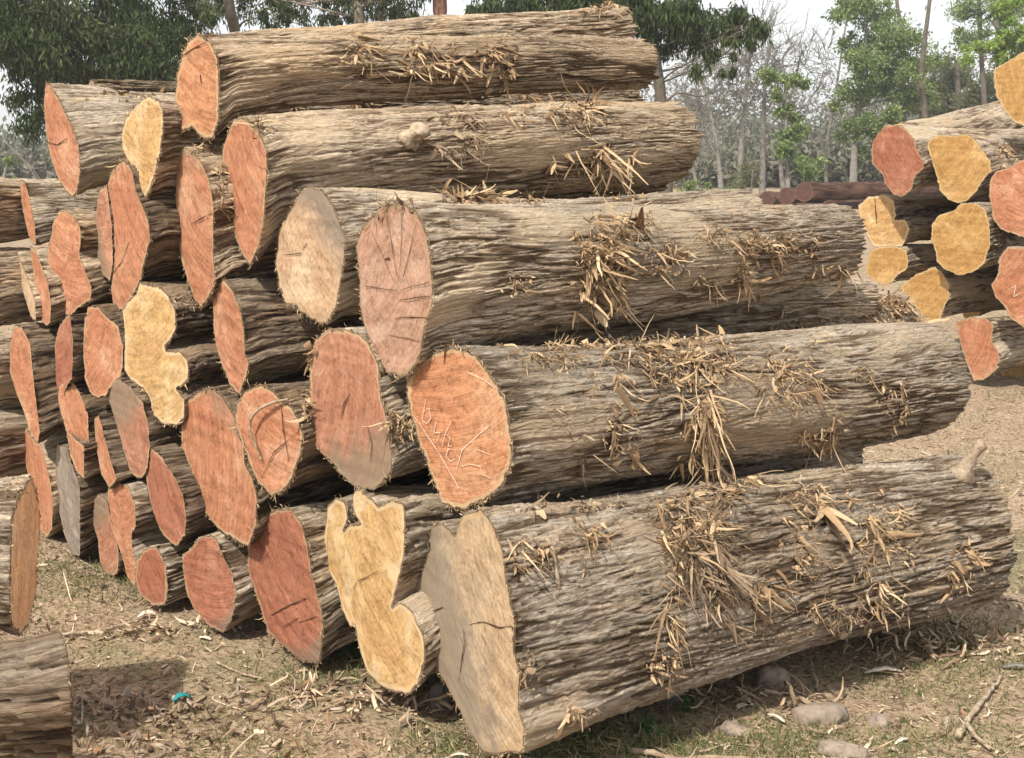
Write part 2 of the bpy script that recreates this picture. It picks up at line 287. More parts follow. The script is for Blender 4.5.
POLY = {'JJ':[(431,528),(442,522),(455,537),(463,516),(480,511),(492,524),(501,545),(505,574),(511,604),(515,625),(513,650),(520,675),(517,708),(524,730),(522,750),(496,754),(484,752),(471,734),(459,708),(446,683),(436,667),(425,645),(419,620),(416,587),(425,566),(431,549)],'II':[(407,385),(414,368),(432,355),(452,347),(476,356),(491,376),(504,400),(511,440),(511,465),(501,486),(480,501),(463,509),(442,503),(434,482),(427,461),(419,440),(410,410)],'HH':[(309,358),(315,340),(330,330),(345,330),(360,335),(370,345),(378,365),(379,380),(381,400),(388,425),(392,453),(390,473),(373,490),(355,485),(340,473),(333,463),(315,445),(310,433),(311,390)],'GG':[(361,230),(379,209),(402,203),(417,212),(427,238),(432,277),(432,306),(425,323),(420,353),(411,371),(405,376),(388,373),(376,356),(365,326),(360,306),(359,268),(356,245)],'FF':[(303,191),(311,187),(321,190),(333,205),(345,238),(344,260),(339,288),(335,310),(326,324),(313,320),(300,310),(297,305),(285,303),(279,285),(276,263),(280,230),(290,213)],'EE':[(182,56),(189,41),(198,35),(210,42),(217,58),(219,88),(218,117),(213,138),(204,138),(192,127),(182,130),(176,120),(175,97),(178,73)],'DD':[(232,124),(240,118),(247,121),(257,132),(266,150),(267,170),(266,185),(264,218),(258,248),(250,264),(243,255),(233,230),(225,200),(223,165),(223,148)],'CC':[(177,156),(186,148),(200,160),(209,180),(213,205),(213,255),(215,280),(208,298),(201,307),(194,298),(187,278),(180,255),(177,230),(176,193)],'BB':[(213,288),(218,281),(225,281),(233,293),(240,310),(244,330),(245,355),(249,363),(246,377),(239,395),(230,385),(223,368),(216,345),(214,330),(213,305)],'AA':[(238,402),(245,391),(260,385),(270,389),(283,402),(293,410),(300,423),(303,436),(299,458),(290,480),(283,490),(273,496),(260,485),(253,473),(246,453),(238,430),(235,415)],'Z':[(181,418),(186,402),(198,393),(212,388),(222,396),(235,418),(244,440),(244,462),(252,478),(257,500),(256,525),(248,546),(235,540),(218,528),(204,510),(195,485),(190,465),(182,445)],'Y':[(328,506),(336,499),(345,504),(348,518),(343,532),(353,526),(362,525),(354,512),(352,495),(359,489),(370,500),(378,507),(391,500),(403,504),(405,523),(403,559),(394,594),(391,608),(400,603),(412,611),(424,638),(425,661),(418,685),(409,693),(383,688),(368,673),(359,646),(355,623),(350,626),(342,608),(336,582),(325,567),(324,538)],'X':[(251,530),(262,520),(277,509),(292,510),(301,523),(307,544),(311,573),(321,608),(323,626),(320,662),(301,660),(283,646),(268,632),(261,608),(254,588),(248,570),(248,545)],'W':[(183,556),(194,544),(204,535),(216,538),(223,556),(232,573),(237,594),(232,620),(223,632),(210,626),(195,611),(186,591),(183,570)],'V':[(136,560),(144,549),(156,547),(166,565),(168,592),(165,605),(152,605),(141,595),(135,580)],'U':[(150,447),(160,455),(173,473),(183,495),(186,515),(185,535),(176,547),(163,535),(153,513),(147,485),(146,460)],'T':[(91,500),(100,494),(107,502),(111,520),(117,540),(119,560),(117,575),(108,575),(100,562),(98,540),(92,520)],'S':[(108,490),(118,481),(128,486),(135,505),(136,525),(132,533),(132,545),(137,568),(135,586),(127,577),(122,555),(112,530),(107,510)],'R':[(94,419),(99,415),(104,435),(110,458),(117,480),(109,488),(101,473),(96,447)],'Q':[(108,385),(118,378),(130,387),(143,402),(148,425),(150,445),(148,468),(141,479),(131,474),(125,455),(119,432),(113,412),(108,398)],'P':[(140,284),(150,286),(161,288),(168,296),(175,310),(176,328),(170,340),(164,346),(166,352),(180,352),(187,360),(188,378),(182,386),(176,388),(184,400),(184,418),(176,426),(161,422),(152,413),(150,398),(143,388),(133,382),(125,370),(124,350),(125,330),(123,310),(130,300),(136,294)],'O':[(88,306),(97,307),(108,317),(118,326),(123,345),(123,362),(120,378),(110,387),(106,395),(98,398),(90,393),(85,378),(83,350),(84,325)],'N':[(57,444),(66,447),(74,470),(80,487),(80,520),(80,555),(73,556),(63,530),(57,500),(55,465)],'M':[(25,428),(36,442),(41,445),(48,470),(53,498),(52,530),(46,537),(40,530),(38,500),(28,475),(24,455)],'L':[(15,325),(22,328),(30,342),(32,365),(36,400),(40,432),(38,442),(31,436),(24,412),(16,392),(10,372),(10,345)],'K':[(15,248),(25,272),(35,300),(36,320),(31,317),(22,288)],'J':[(30,245),(36,252),(43,270),(48,283),(51,305),(50,322),(46,326),(41,318),(37,300),(33,270)],'I':[(20,180),(25,182),(30,200),(35,225),(36,245),(31,242),(26,225),(21,200)],'H':[(66,428),(76,440),(84,445),(84,479),(77,472),(70,455)],'G':[(67,381),(75,384),(82,398),(88,415),(89,445),(83,453),(73,446),(66,430),(60,410),(58,395),(60,385)],'F':[(65,318),(70,314),(73,340),(72,378),(66,388),(60,405),(56,380),(55,345),(58,330)],'E':[(65,210),(73,215),(80,228),(81,240),(79,255),(86,273),(92,288),(90,300),(78,308),(70,317),(64,313),(58,300),(53,275),(48,263),(48,245),(51,237),(53,222),(58,213)],'D':[(107,185),(100,190),(97,205),(95,220),(98,235),(94,253),(97,265),(103,275),(110,281),(113,262),(112,230)],'C':[(124,160),(131,168),(136,190),(141,204),(148,220),(150,238),(144,263),(140,280),(133,295),(123,310),(114,308),(111,288),(114,270),(108,255),(109,230),(107,205),(108,185),(112,170)],'B':[(148,97),(159,101),(163,113),(163,130),(159,155),(153,180),(148,194),(142,204),(137,196),(135,176),(128,160),(123,150),(122,133),(126,120),(133,107)],'A':[(46,83),(51,86),(59,100),(71,125),(78,145),(80,170),(77,190),(72,197),(64,188),(57,175),(50,155),(46,130),(44,100)],'RA':[(873,141),(877,135),(885,126),(896,125),(906,129),(914,139),(917,150),(924,162),(923,169),(915,175),(912,188),(903,196),(894,195),(887,186),(883,175),(873,164),(871,154)],'RB':[(927,145),(932,138),(942,135),(955,136),(967,134),(976,141),(984,152),(991,162),(991,171),(982,181),(976,192),(967,200),(957,203),(948,200),(940,190),(936,173),(931,160)],'RC':[(994,69),(1002,64),(1014,58),(1024,51),(1040,50),(1058,62),(1064,85),(1058,110),(1042,124),(1024,126),(1014,122),(1005,111),(997,98),(994,85)],'RD':[(989,182),(995,172),(1011,167),(1024,159),(1042,158),(1056,172),(1062,195),(1056,222),(1042,236),(1024,237),(1014,234),(1001,229),(993,219),(990,198)],'RE':[(932,225),(938,216),(953,211),(962,203),(975,203),(985,208),(990,225),(990,246),(984,264),(971,273),(959,275),(944,269),(937,261),(935,249),(931,240)],'RF':[(858,206),(868,197),(883,195),(893,200),(896,216),(894,220),(905,220),(910,228),(906,240),(902,246),(886,247),(874,247),(868,237),(861,222)],'RG':[(871,250),(880,247),(896,246),(906,250),(909,261),(906,270),(897,275),(893,282),(883,285),(871,279),(865,272),(868,261)],'RH':[(935,267),(944,275),(949,285),(949,298),(943,310),(941,319),(929,322),(922,315),(910,300),(900,288),(915,275)],'RI':[(956,322),(971,317),(987,319),(994,325),(991,340),(997,349),(1000,358),(996,370),(984,380),(974,381),(968,367),(962,349)],'RJ':[(991,285),(999,273),(999,258),(1008,247),(1024,248),(1040,252),(1054,270),(1052,300),(1044,325),(1024,328),(1011,319),(1005,307),(996,298)],'LA':[(31,477),(37,495),(40,520),(39,545),(37,560),(36,592),(29,623),(20,633),(12,626),(10,600),(11,560),(12,520),(18,500),(25,488)]}
# ------------------------------------------------------------------ ground
def ground_z(x, y):
    x = np.asarray(x, float); y = np.asarray(y, float)
    near = np.exp(-((x - .3)**2 + (y - 5)**2) / 200.)
    z = .035 * fbm2(x * .8, y * .8, 11, 3) + .018 * fbm2(x * 3.1, y * 3.1, 23, 3) + .006 * fbm2(x * 14, y * 14, 31, 3) * near
    z = z - .03 * near
    return z
def gz(x, y): return float(ground_z(np.array([x]), np.array([y]))[0])
def build_ground():
    n = 640
    s = np.linspace(-1, 1, n)
    k = 6.2
    gx = .4 + 900 * np.sinh(k * s) / math.sinh(k) ; gy = 5.0 + 900 * np.sinh(k * s) / math.sinh(k)
    # finer around the piles
    X, Y = np.meshgrid(gx, gy, indexing='ij')
    Z = ground_z(X, Y)
    V = np.stack([X, Y, Z], -1).reshape(-1, 3)
    i = np.arange(n * n).reshape(n, n)
    F = np.stack([i[:-1, :-1], i[1:, :-1], i[1:, 1:], i[:-1, 1:]], -1).reshape(-1, 4)
    m, nt, b = new_mat('trodden_earth', .97, .05)
    tc = nt.nodes.new('ShaderNodeTexCoord'); co = tc.outputs['Object']
    n1 = noise(nt, co, 1.3, 5, .6); n2 = noise(nt, co, 9, 6, .7); n3 = noise(nt, co, 60, 5, .7); n4 = noise(nt, mapping(nt, co, (1, 1, 1), (0, 0, 0), (7, 3, 0)), .8, 4, .6, .5)
    c = mix(nt, ramp(nt, n1, [(.35, 0), (.65, 1)]), (.245, .175, .12), (.33, .25, .178))
    c = mix(nt, ramp(nt, n2, [(.3, 0), (.75, 1)]), c, (.38, .29, .205))
    c = mix(nt, .8, c, ramp(nt, n3, [(.28, (.55, .5, .46)), (.5, (.95, .93, .9)), (.75, (1.45, 1.4, 1.3))]), 'MULTIPLY')
    vor = nt.nodes.new('ShaderNodeTexVoronoi'); vor.inputs['Scale'].default_value = 75; nt.links.new(co, vor.inputs['Vector'])
    hs = nt.nodes.new('ShaderNodeSeparateColor'); nt.links.new(vor.outputs['Color'], hs.inputs[0])
    fleck = ramp(nt, hs.outputs[0], [(.80, 0), (.84, 1)])
    c = mix(nt, math_(nt, 'MULTIPLY', fleck, .5), c, (.50, .39, .26))
    fleck2 = ramp(nt, hs.outputs[1], [(.84, 0), (.87, 1)])
    c = mix(nt, math_(nt, 'MULTIPLY', fleck2, .75), c, (.10, .07, .05))
    c = mix(nt, ramp(nt, n4, [(.55, 0), (.68, .5)]), c, (.14, .15, .075))
    nt.links.new(c, b.inputs['Base Color'])
    bn = bump(nt, n2, .6, .03); bn = bump(nt, n3, .8, .012, bn); bn = bump(nt, vor.outputs['Distance'], .5, .006, bn)
    nt.links.new(bn, b.inputs['Normal'])
    tag(mesh_obj('ground', V, F, m), kind='structure')
build_ground()

# ------------------------------------------------------------------ ribbons (torn bark, chips, strips)
def ribbons(root, d, nrm, L, W, seg, rng, curl=.5, grav=.0, lift=.0, bow=.25, taper=True):
    n = len(root); P = root.copy(); d = d / np.linalg.norm(d, axis=1, keepdims=True)
    cv = rng.normal(0, curl, (n, 3)); tw = rng.normal(0, .35, (n, 1))
    V = np.zeros((n, seg + 1, 3, 3)); rv = rng.random(n)
    side0 = np.cross(d, nrm); side0 += rng.normal(0, .5, (n, 3))
    for k in range(seg + 1):
        t = k / seg
        side = side0 - (side0 * d).sum(1, keepdims=True) * d; side /= np.linalg.norm(side, axis=1, keepdims=True) + 1e-9
        up = np.cross(side, d)
        w = W * (1 - .75 * t**2 if taper else math.sin(math.pi * (.12 + .76 * t))**.6)
        w = w[:, None] * .5
        V[:, k, 0] = P - side * w; V[:, k, 2] = P + side * w; V[:, k, 1] = P + up * w * bow * 2
        d = d + cv / seg + np.array([0, 0, -grav]) / seg + nrm * (lift * (1 - t) - .0) / seg + rng.normal(0, curl * .35, (n, 3)) / seg**.5
        d /= np.linalg.norm(d, axis=1, keepdims=True)
        P = P + d * (L / seg)[:, None]
        h = ((P - root) * nrm).sum(1, keepdims=True)
        P = P + nrm * np.maximum(0, .002 - h)
        side0 = side0 + up * tw / seg
    base = (np.arange(n) * (seg + 1) * 3)[:, None, None]
    k = (np.arange(seg) * 3)[None, :, None]
    F = np.stack([base + k + np.array([[[0, 1]]]), base + k + np.array([[[1, 2]]]), base + k + 3 + np.array([[[1, 2]]]), base + k + 3 + np.array([[[0, 1]]])], -1)
    # corners: (0,1,4,3) and (1,2,5,4)
    F = np.stack([F[..., 0], F[..., 1], F[..., 2], F[..., 3]], -1).reshape(-1, 4)
    V = V.reshape(-1, 3)
    return V, F, np.repeat(rv, (seg + 1) * 3)

def tube(pts, rad, sides=8, rng=None, rough=0.0, cap=True):
    pts = np.asarray(pts, float); n = len(pts); rad = np.broadcast_to(np.asarray(rad, float), (n,))
    T = np.gradient(pts, axis=0); T /= np.linalg.norm(T, axis=1, keepdims=True) + 1e-12
    ref = np.array([0, 0, 1.0]) if abs(T[0][2]) < .9 else np.array([1.0, 0, 0])
    V = []; a = np.arange(sides) * 2 * math.pi / sides
    u = np.cross(T[0], ref); u /= np.linalg.norm(u)
    for i in range(n):
        u = u - (u @ T[i]) * T[i]; u /= np.linalg.norm(u) + 1e-12; v = np.cross(T[i], u)
        r = rad[i] * (1 + (rng.normal(0, rough, sides) if rng is not None and rough else 0))
        V.append(pts[i] + np.outer(np.cos(a) * r, u) + np.outer(np.sin(a) * r, v))
    V = np.concatenate(V)
    i = np.arange(n - 1)[:, None] * sides; j = np.arange(sides)[None, :]; j2 = (j + 1) % sides
    F = np.stack([i + j, i + j2, i + sides + j2, i + sides + j], -1).reshape(-1, 4)
    F3 = None
    if cap:
        V = np.vstack([V, pts[:1], pts[-1:]]); jj = np.arange(sides); k = len(V)
        F3 = np.vstack([np.stack([(jj + 1) % sides, jj, np.full(sides, k - 2)], -1), np.stack([(n - 1) * sides + jj, (n - 1) * sides + (jj + 1) % sides, np.full(sides, k - 1)], -1)])
    return V, F, F3
class Bag:
    def __init__(s): s.V = []; s.F = []; s.F3 = []; s.n = 0; s.rv = []
    def add(s, V, F=None, F3=None, rv=0.5):
        s.V.append(V)
        if F is not None: s.F.append(np.asarray(F) + s.n)
        if F3 is not None: s.F3.append(np.asarray(F3) + s.n)
        s.rv.append(np.broadcast_to(rv, (len(V),)) if np.ndim(rv) == 0 else rv); s.n += len(V)
    def build(s, name, mat, parent=None, smooth=True):
        return mesh_obj(name, np.concatenate(s.V), np.concatenate(s.F) if s.F else None, mat, parent, smooth, {'rv': np.concatenate(s.rv)}, np.concatenate(s.F3) if s.F3 else None)

# ------------------------------------------------------------------ logs
LOGS = {}
def resample(poly, n):
    p = np.vstack([poly, poly[:1]]); s = np.r_[0, np.cumsum(np.linalg.norm(np.diff(p, axis=0), axis=1))]
    t = np.linspace(0, s[-1], n, endpoint=False)
    return np.stack([np.interp(t, s, p[:, 0]), np.interp(t, s, p[:, 1])], 1)
def smooth_closed(p, it):
    for _ in range(it): p = (np.roll(p, 1, 0) + 2 * p + np.roll(p, -1, 0)) / 4
    return p
def face_mesh(name, S, to3, mat, parent, seed, rough=.003, grey=None):
    """S: closed outline (q, w) in metres; to3 maps (q, w, out) to world"""
    n = len(S); lo = S.min(0); hi = S.max(0); g = max(.012, (hi - lo).max() / 42)
    xs = np.arange(lo[0], hi[0], g); ys = np.arange(lo[1], hi[1], g)
    G = np.stack(np.meshgrid(xs, ys, indexing='ij'), -1).reshape(-1, 2)
    # inside test + distance to the outline
    a = S; b = np.roll(S, -1, 0)
    inside = np.zeros(len(G), bool)
    for (x1, y1), (x2, y2) in zip(a, b):
        c = ((y1 > G[:, 1]) != (y2 > G[:, 1])); 
        if y1 != y2: inside ^= c & (G[:, 0] < (x2 - x1) * (G[:, 1] - y1) / (y2 - y1) + x1)
    def dist(Q):
        D = np.full(len(Q), 9.)
        for p0, p1 in zip(a, b):
            e = p1 - p0; t = np.clip(((Q - p0) @ e) / (e @ e + 1e-12), 0, 1); D = np.minimum(D, np.linalg.norm(Q - p0 - t[:, None] * e, axis=1))
        return D
    G = G[inside]; G = G[dist(G) > g * .45]
    # an inner ring so the rim band is well resolved
    allp = [Vector(p) for p in S] + [Vector(p) for p in G]
    vs, es, fs, ov, oe, of = delaunay_2d_cdt(allp, [(i, (i + 1) % n) for i in range(n)], [], 1, 1e-7)
    Q = np.array([(v.x, v.y) for v in vs]); D = dist(Q); D[D < 1e-5] = 0
    out = rough * (fbm2(Q[:, 0] * 9 + seed, Q[:, 1] * 9, seed, 3) * 1.6 + noise2(Q[:, 0] * 3 + Q[:, 1] * 60, Q[:, 1] * 3, seed + 5)) * np.minimum(1, D / .01)
    c = S.mean(0)
    V = to3(Q[:, 0], Q[:, 1], out)
    hs = (hi - lo) / 2; qn = (Q - c) / hs; gm = np.zeros(len(Q)) if grey is None else .5 + .9 * ((qn[:, 0] * grey[0] + qn[:, 1] * grey[1]) - grey[2]) + .25 * fbm2(Q[:, 0] * 12, Q[:, 1] * 12, seed + 3, 3)
    F3 = np.array([f for f in fs if len(f) == 3])
    o = mesh_obj(name, V, None, mat, parent, True, {'rim': D, 'gm': np.clip(gm, 0, 1), 'fq': np.stack([Q[:, 0] - c[0], Q[:, 1] - c[1], Q[:, 0] * 0], 1)}, F3)
    return o

def make_log(key, poly, t, label, face='red', bark='grey', far=None, L=2.1, alpha=33.0, tilt=1.0, cut=None, res=(200, 170), group='felled logs in the big stack',
             taper=.80, rough=1.0, circ=.35, ff='tan', grey=None, cat='log', sm=1, neck=.10):
    poly = np.array(poly, float); c = (poly.min(0) + poly.max(0)) / 2; H = poly[:, 1].max() - poly[:, 1].min()
    seed = sum(ord(ch) * (i + 3) for i, ch in enumerate(key)) % 997
    rng = np.random.default_rng(seed)
    C = at(c[0], c[1], t); rn = H / 2 * t / FPX
    px, py = poly.T; area = .5 * abs(np.dot(px, np.roll(py, 1)) - np.dot(py, np.roll(px, 1)))
    if far is None and cut is None and alpha == 33.0:
        fs = min(.97, area / (math.pi / 4 * H * H * .85)); alpha = max(30., min(41., math.degrees(math.asin(fs)) - math.degrees(math.atan2(c[0] - 512, FPX))))
    al = math.radians(alpha)
    if far is not None:
        r = ray(far[0], far[1])
        # far end where the plan direction from C has yaw alpha
        # (C + s*(cos,sin)) = t2*r  -> (t2*rx - Cx) * sin = (t2*ry - Cy) * cos
        t2 = (C[0] * math.sin(al) - C[1] * math.cos(al)) / (r[0] * math.sin(al) - r[1] * math.cos(al))
        E = CAM + r * t2; Lt = np.linalg.norm(E - C); ax = (E - C) / Lt; tp = far[2] * t2 / FPX / rn
    else:
        tl = math.radians(tilt); ax = np.array([math.cos(al) * math.cos(tl), math.sin(al) * math.cos(tl), math.sin(tl)]); Lt = L; tp = taper
    if cut is None:
        fs = min(.97, area / (math.pi / 4 * H * H * .85))
        cut = math.degrees(math.asin(fs)) - math.degrees(math.atan2(c[0] - 512, FPX))
        cut = max(min(cut, alpha + 16), alpha - 10)
    ca = math.radians(cut); nc = np.array([math.cos(ca), math.sin(ca), .0])
    eq = np.cross(ax, [0, 0, 1.0]); eq /= np.linalg.norm(eq); ez = np.cross(eq, ax)
    kq = -(nc @ eq) / (nc @ ax); kw = -(nc @ ez) / (nc @ ax)
    S = []
    for x, y in poly:
        r = ray(x, y); s = ((C - CAM) @ nc) / (r @ nc); Q = CAM + r * s - C
        S.append((Q @ eq, Q @ ez))
    S = np.array(S)
    if np.sum(S[:, 0] * np.roll(S[:, 1], -1) - S[:, 1] * np.roll(S[:, 0], -1)) < 0: S = S[::-1]
    nu, nl = res
    S = smooth_closed(resample(S, nu), sm)
    th = np.arange(nu) / nu
    nrm = np.roll(S, -1, 0) - np.roll(S, 1, 0); nrm = np.stack([nrm[:, 1], -nrm[:, 0]], 1); nrm /= np.linalg.norm(nrm, axis=1, keepdims=True) + 1e-9
    S = S + nrm * (.0045 * noise2(th * 40, th * 0 + seed + .5, seed, 40) + .003 * noise2(th * 110, th * 0 + seed + .5, seed + 1, 110))[:, None]
    z = S[:, 0] + 1j * S[:, 1]; Fz = np.fft.fft(z); fr = np.fft.fftfreq(nu, 1 / nu)
    Zl = np.fft.ifft(Fz * (np.abs(fr) <= 3)); c0 = Fz[0] / nu
    ell = c0 + np.fft.ifft(Fz * (fr == 1)) * 1.0
    Zf = Zl * (1 - circ) + ell * circ
    hf = (Zf.imag.max() - Zf.imag.min()) / 2
    scale_far = tp * rn / hf
    circum = np.sum(np.abs(np.diff(np.r_[z, z[:1]])))
    ell_l = np.linspace(0, 1, nl)**1.0 * Lt
    TH_, LL = np.meshgrid(th, ell_l, indexing='ij')
    m = sstep(0, .55, LL) * .85
    tt = LL / Lt
    Zs = (z[:, None] - c0) * (1 - m) + (Zf[:, None] - c0) * m * (1 + (hf and 0))
    sc = (1 + (scale_far - 1) * tt) * (1 - (.07 if far is None else .02) * sstep(0, .4, LL))
    nk = neck * (.55 * sstep(0, .075, LL) + .45 * sstep(0, .4, LL)) * (1 - tt); Zs = (Zs.real + 1j * (Zs.imag * (1 - nk) + nk * rn)) * sc + c0 * (1 - tt)
    # knots and swells
    ncirc = max(8, int(round(circum / .16)))
    sw = .016 * noise2(TH_ * ncirc * .5, LL * 1.7 + seed, seed + 1, max(2, ncirc // 2 * 1)) if False else .014 * noise2(TH_ * 6, LL * 1.6 + seed, seed + 1, 6)
    # bark relief
    warp = .45 * noise2(TH_ * 12, LL * 1.6, seed + 2, 12) + .25 * noise2(TH_ * 40, LL * 6, seed + 3, 40)
    n1c = int(round(circum / .042)); n2c = int(round(circum / .018)); n3c = int(round(circum / .008))
    a1 = noise2(TH_ * n1c + warp, LL * 2.2 + .4 * noise2(TH_ * 15, LL * 4, seed + 9, 15), seed + 4, n1c)
    a2 = noise2(TH_ * n2c + warp * 1.7, LL * 3.4, seed + 5, n2c)
    a3 = noise2(TH_ * n3c + warp * 2, LL * 8.5, seed + 6, n3c)
    f1 = np.exp(-(a1 / .15)**2); f2 = np.exp(-(a2 / .19)**2)
    patch = sstep(-.35, .45, fbm2(TH_ * 7, LL * 2.1, seed + 8, 3, 7) * 1.6)      # where the bark is deeply furrowed, else smoother
    brk = sstep(.25, .5, noise2(TH_ * n2c + warp, LL * 10, seed + 12, n2c))
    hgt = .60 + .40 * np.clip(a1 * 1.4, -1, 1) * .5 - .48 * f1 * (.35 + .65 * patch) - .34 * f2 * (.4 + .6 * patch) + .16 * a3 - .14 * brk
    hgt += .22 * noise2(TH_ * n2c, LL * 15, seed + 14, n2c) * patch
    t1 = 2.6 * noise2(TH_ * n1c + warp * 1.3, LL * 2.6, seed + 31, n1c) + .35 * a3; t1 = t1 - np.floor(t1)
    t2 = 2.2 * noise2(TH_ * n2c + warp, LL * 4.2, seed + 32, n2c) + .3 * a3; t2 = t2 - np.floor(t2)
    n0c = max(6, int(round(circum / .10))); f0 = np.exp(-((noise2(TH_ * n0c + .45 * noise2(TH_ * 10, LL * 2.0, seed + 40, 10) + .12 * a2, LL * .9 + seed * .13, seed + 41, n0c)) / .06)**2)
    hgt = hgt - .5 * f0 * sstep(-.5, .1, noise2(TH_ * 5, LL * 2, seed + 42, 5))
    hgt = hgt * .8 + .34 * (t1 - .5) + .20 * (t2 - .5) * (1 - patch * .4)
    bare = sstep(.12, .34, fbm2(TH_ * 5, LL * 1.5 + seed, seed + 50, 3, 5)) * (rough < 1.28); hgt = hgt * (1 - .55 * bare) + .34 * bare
    disp = sw * sstep(0, .25, LL) + .0145 * rough * (hgt - .2)
    fade_end = 1 - .35 * sstep(Lt - .03, Lt, LL)
    dZ = np.roll(Zs, -1, 0) - np.roll(Zs, 1, 0); nz = -1j * dZ; nz /= np.abs(nz) + 1e-9
    Zd = Zs + nz * disp * fade_end
    bend = np.stack([.018 * np.sin(LL / Lt * math.pi) * rng.normal(), .012 * np.sin(LL / Lt * math.pi) * rng.normal()], 0)
    q = Zd.real + bend[0]; w = Zd.imag + bend[1]
    edge = .004 * noise2(TH_ * n2c, TH_ * 0 + 3, seed + 20, n2c)
    along = LL + (kq * Zs.real + kw * Zs.imag) * (1 - tt) * 1.0
    ragged = (.035 * noise2(TH_ * 26, TH_ * 0, seed + 21, 26) + .02 * noise2(TH_ * 90, TH_ * 0, seed + 22, 90)) * sstep(Lt - .25, Lt, LL)
    along = along + edge * (1 - sstep(0, .1, LL)) + ragged
    V = C + q[..., None] * eq + w[..., None] * ez + along[..., None] * ax
    # rim ring exactly on the face outline, 1 mm behind it
    def to3(qq, ww, out): return C + np.outer(qq, eq) + np.outer(ww, ez) + np.outer(kq * qq + kw * ww - out, ax)
    rim = to3(z.real, z.imag, np.full(nu, -.001))
    V = np.concatenate([rim[:, None], V], 1); nl2 = nl + 1
    idx = np.arange(nu * nl2).reshape(nu, nl2); i2 = np.roll(idx, -1, 0)
    F = np.stack([idx[:, :-1], idx[:, 1:], i2[:, 1:], i2[:, :-1]], -1).reshape(-1, 4)[:, ::-1]
    arc = np.cumsum(np.abs(np.roll(z, -1) - z)); 
    bk = np.stack([np.cos(TH_ * 2 * math.pi) * circum / 2 / math.pi, LL, np.sin(TH_ * 2 * math.pi) * circum / 2 / math.pi], -1) + np.array([seed * .37, seed * .11, seed * .23])
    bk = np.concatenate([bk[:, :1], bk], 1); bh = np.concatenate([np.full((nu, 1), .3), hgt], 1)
    base = C.copy(); base[2] = max(0.0, C[2] - rn)
    e = empty('timber_log', base); tag(e, label, cat, group)
    Vf = V.reshape(-1, 3)
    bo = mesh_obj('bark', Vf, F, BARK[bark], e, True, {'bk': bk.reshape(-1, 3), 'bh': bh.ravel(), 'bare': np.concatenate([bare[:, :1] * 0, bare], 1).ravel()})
    fo = face_mesh('cut_end', S, to3, FACE[face], e, seed, grey=grey)
    # far cut end
    ringi = idx[::max(1, nu // 60), -1]; Rg = Vf[ringi]
    SF = np.stack([(Rg - C) @ eq, (Rg - C) @ ez], 1)
    La = ((Rg - C) @ ax); Cl = La.mean()
    fc = SF.mean(0); SF2 = fc + (SF - fc) * .995
    def to3f(qq, ww, out): return C + np.outer(qq, eq) + np.outer(ww, ez) + np.outer(np.full(len(qq), Cl - .012) + out, ax)
    fo2 = face_mesh('cut_end', SF2[::-1] if np.sum(SF2[:, 0] * np.roll(SF2[:, 1], -1) - SF2[:, 1] * np.roll(SF2[:, 0], -1)) < 0 else SF2, to3f, FACE[ff], e, seed + 1)
    me = fo2.data; me.flip_normals()
    if nu >= 330:      # frayed fibres standing out round the near end
        k = rng.integers(0, nu, int(nu * .55)); T0 = nrm[k]; O = np.outer(T0[:, 0], eq) + np.outer(T0[:, 1], ez)
        Rt = C + np.outer(S[k, 0], eq) + np.outer(S[k, 1], ez) + np.outer(kq * S[k, 0] + kw * S[k, 1] + .004 * rng.random(len(k)), ax) + O * (.002 + .006 * rng.random((len(k), 1)))
        Vr, Fr, rvv = ribbons(Rt, O * .8 - ax * (.3 * rng.random((len(k), 1))) + rng.normal(0, .45, (len(k), 3)), -np.tile(ax, (len(k), 1)), .011 * rng.lognormal(0, .6, len(k)), .0022 * rng.lognormal(0, .5, len(k)), 4, rng, 1.3)
        no = len(Vr); o1 = S + nrm * .001; o2 = S + nrm * .004      # thin ring strip that joins the fibres into one piece
        def P3(o_): return C + np.outer(o_[:, 0], eq) + np.outer(o_[:, 1], ez) + np.outer(kq * o_[:, 0] + kw * o_[:, 1] + .0015, ax)
        Vr = np.concatenate([Vr, P3(o1), P3(o2)]); ii = np.arange(nu); i3 = (ii + 1) % nu; Fr = np.vstack([Fr, np.stack([no + ii, no + i3, no + nu + i3, no + nu + ii], -1)])
        mesh_obj('frayed_edge', Vr, Fr, SHRED, e, True, {'rv': np.concatenate([rvv, np.full(2 * nu, .3)])})
    d = dict(e=e, V=Vf, F=F, C=C, ax=ax, eq=eq, ez=ez, nc=nc, L=Lt, to3=to3, t=t, rng=rng, bvh=None)
    LOGS[key] = d
    return d
def bvh(key):
    d = LOGS[key]
    if d['bvh'] is None: d['bvh'] = BVHTree.FromPolygons(d['V'].tolist(), d['F'].tolist())
    return d['bvh']
def hit(key, x, y):
    r = ray(x, y); dv = Vector(r).normalized()
    loc, nrm, i, dist = bvh(key).ray_cast(Vector(CAM), dv)
    if loc is None: return None
    if nrm.dot(dv) > 0: nrm = -nrm
    return np.array(loc), np.array(nrm)
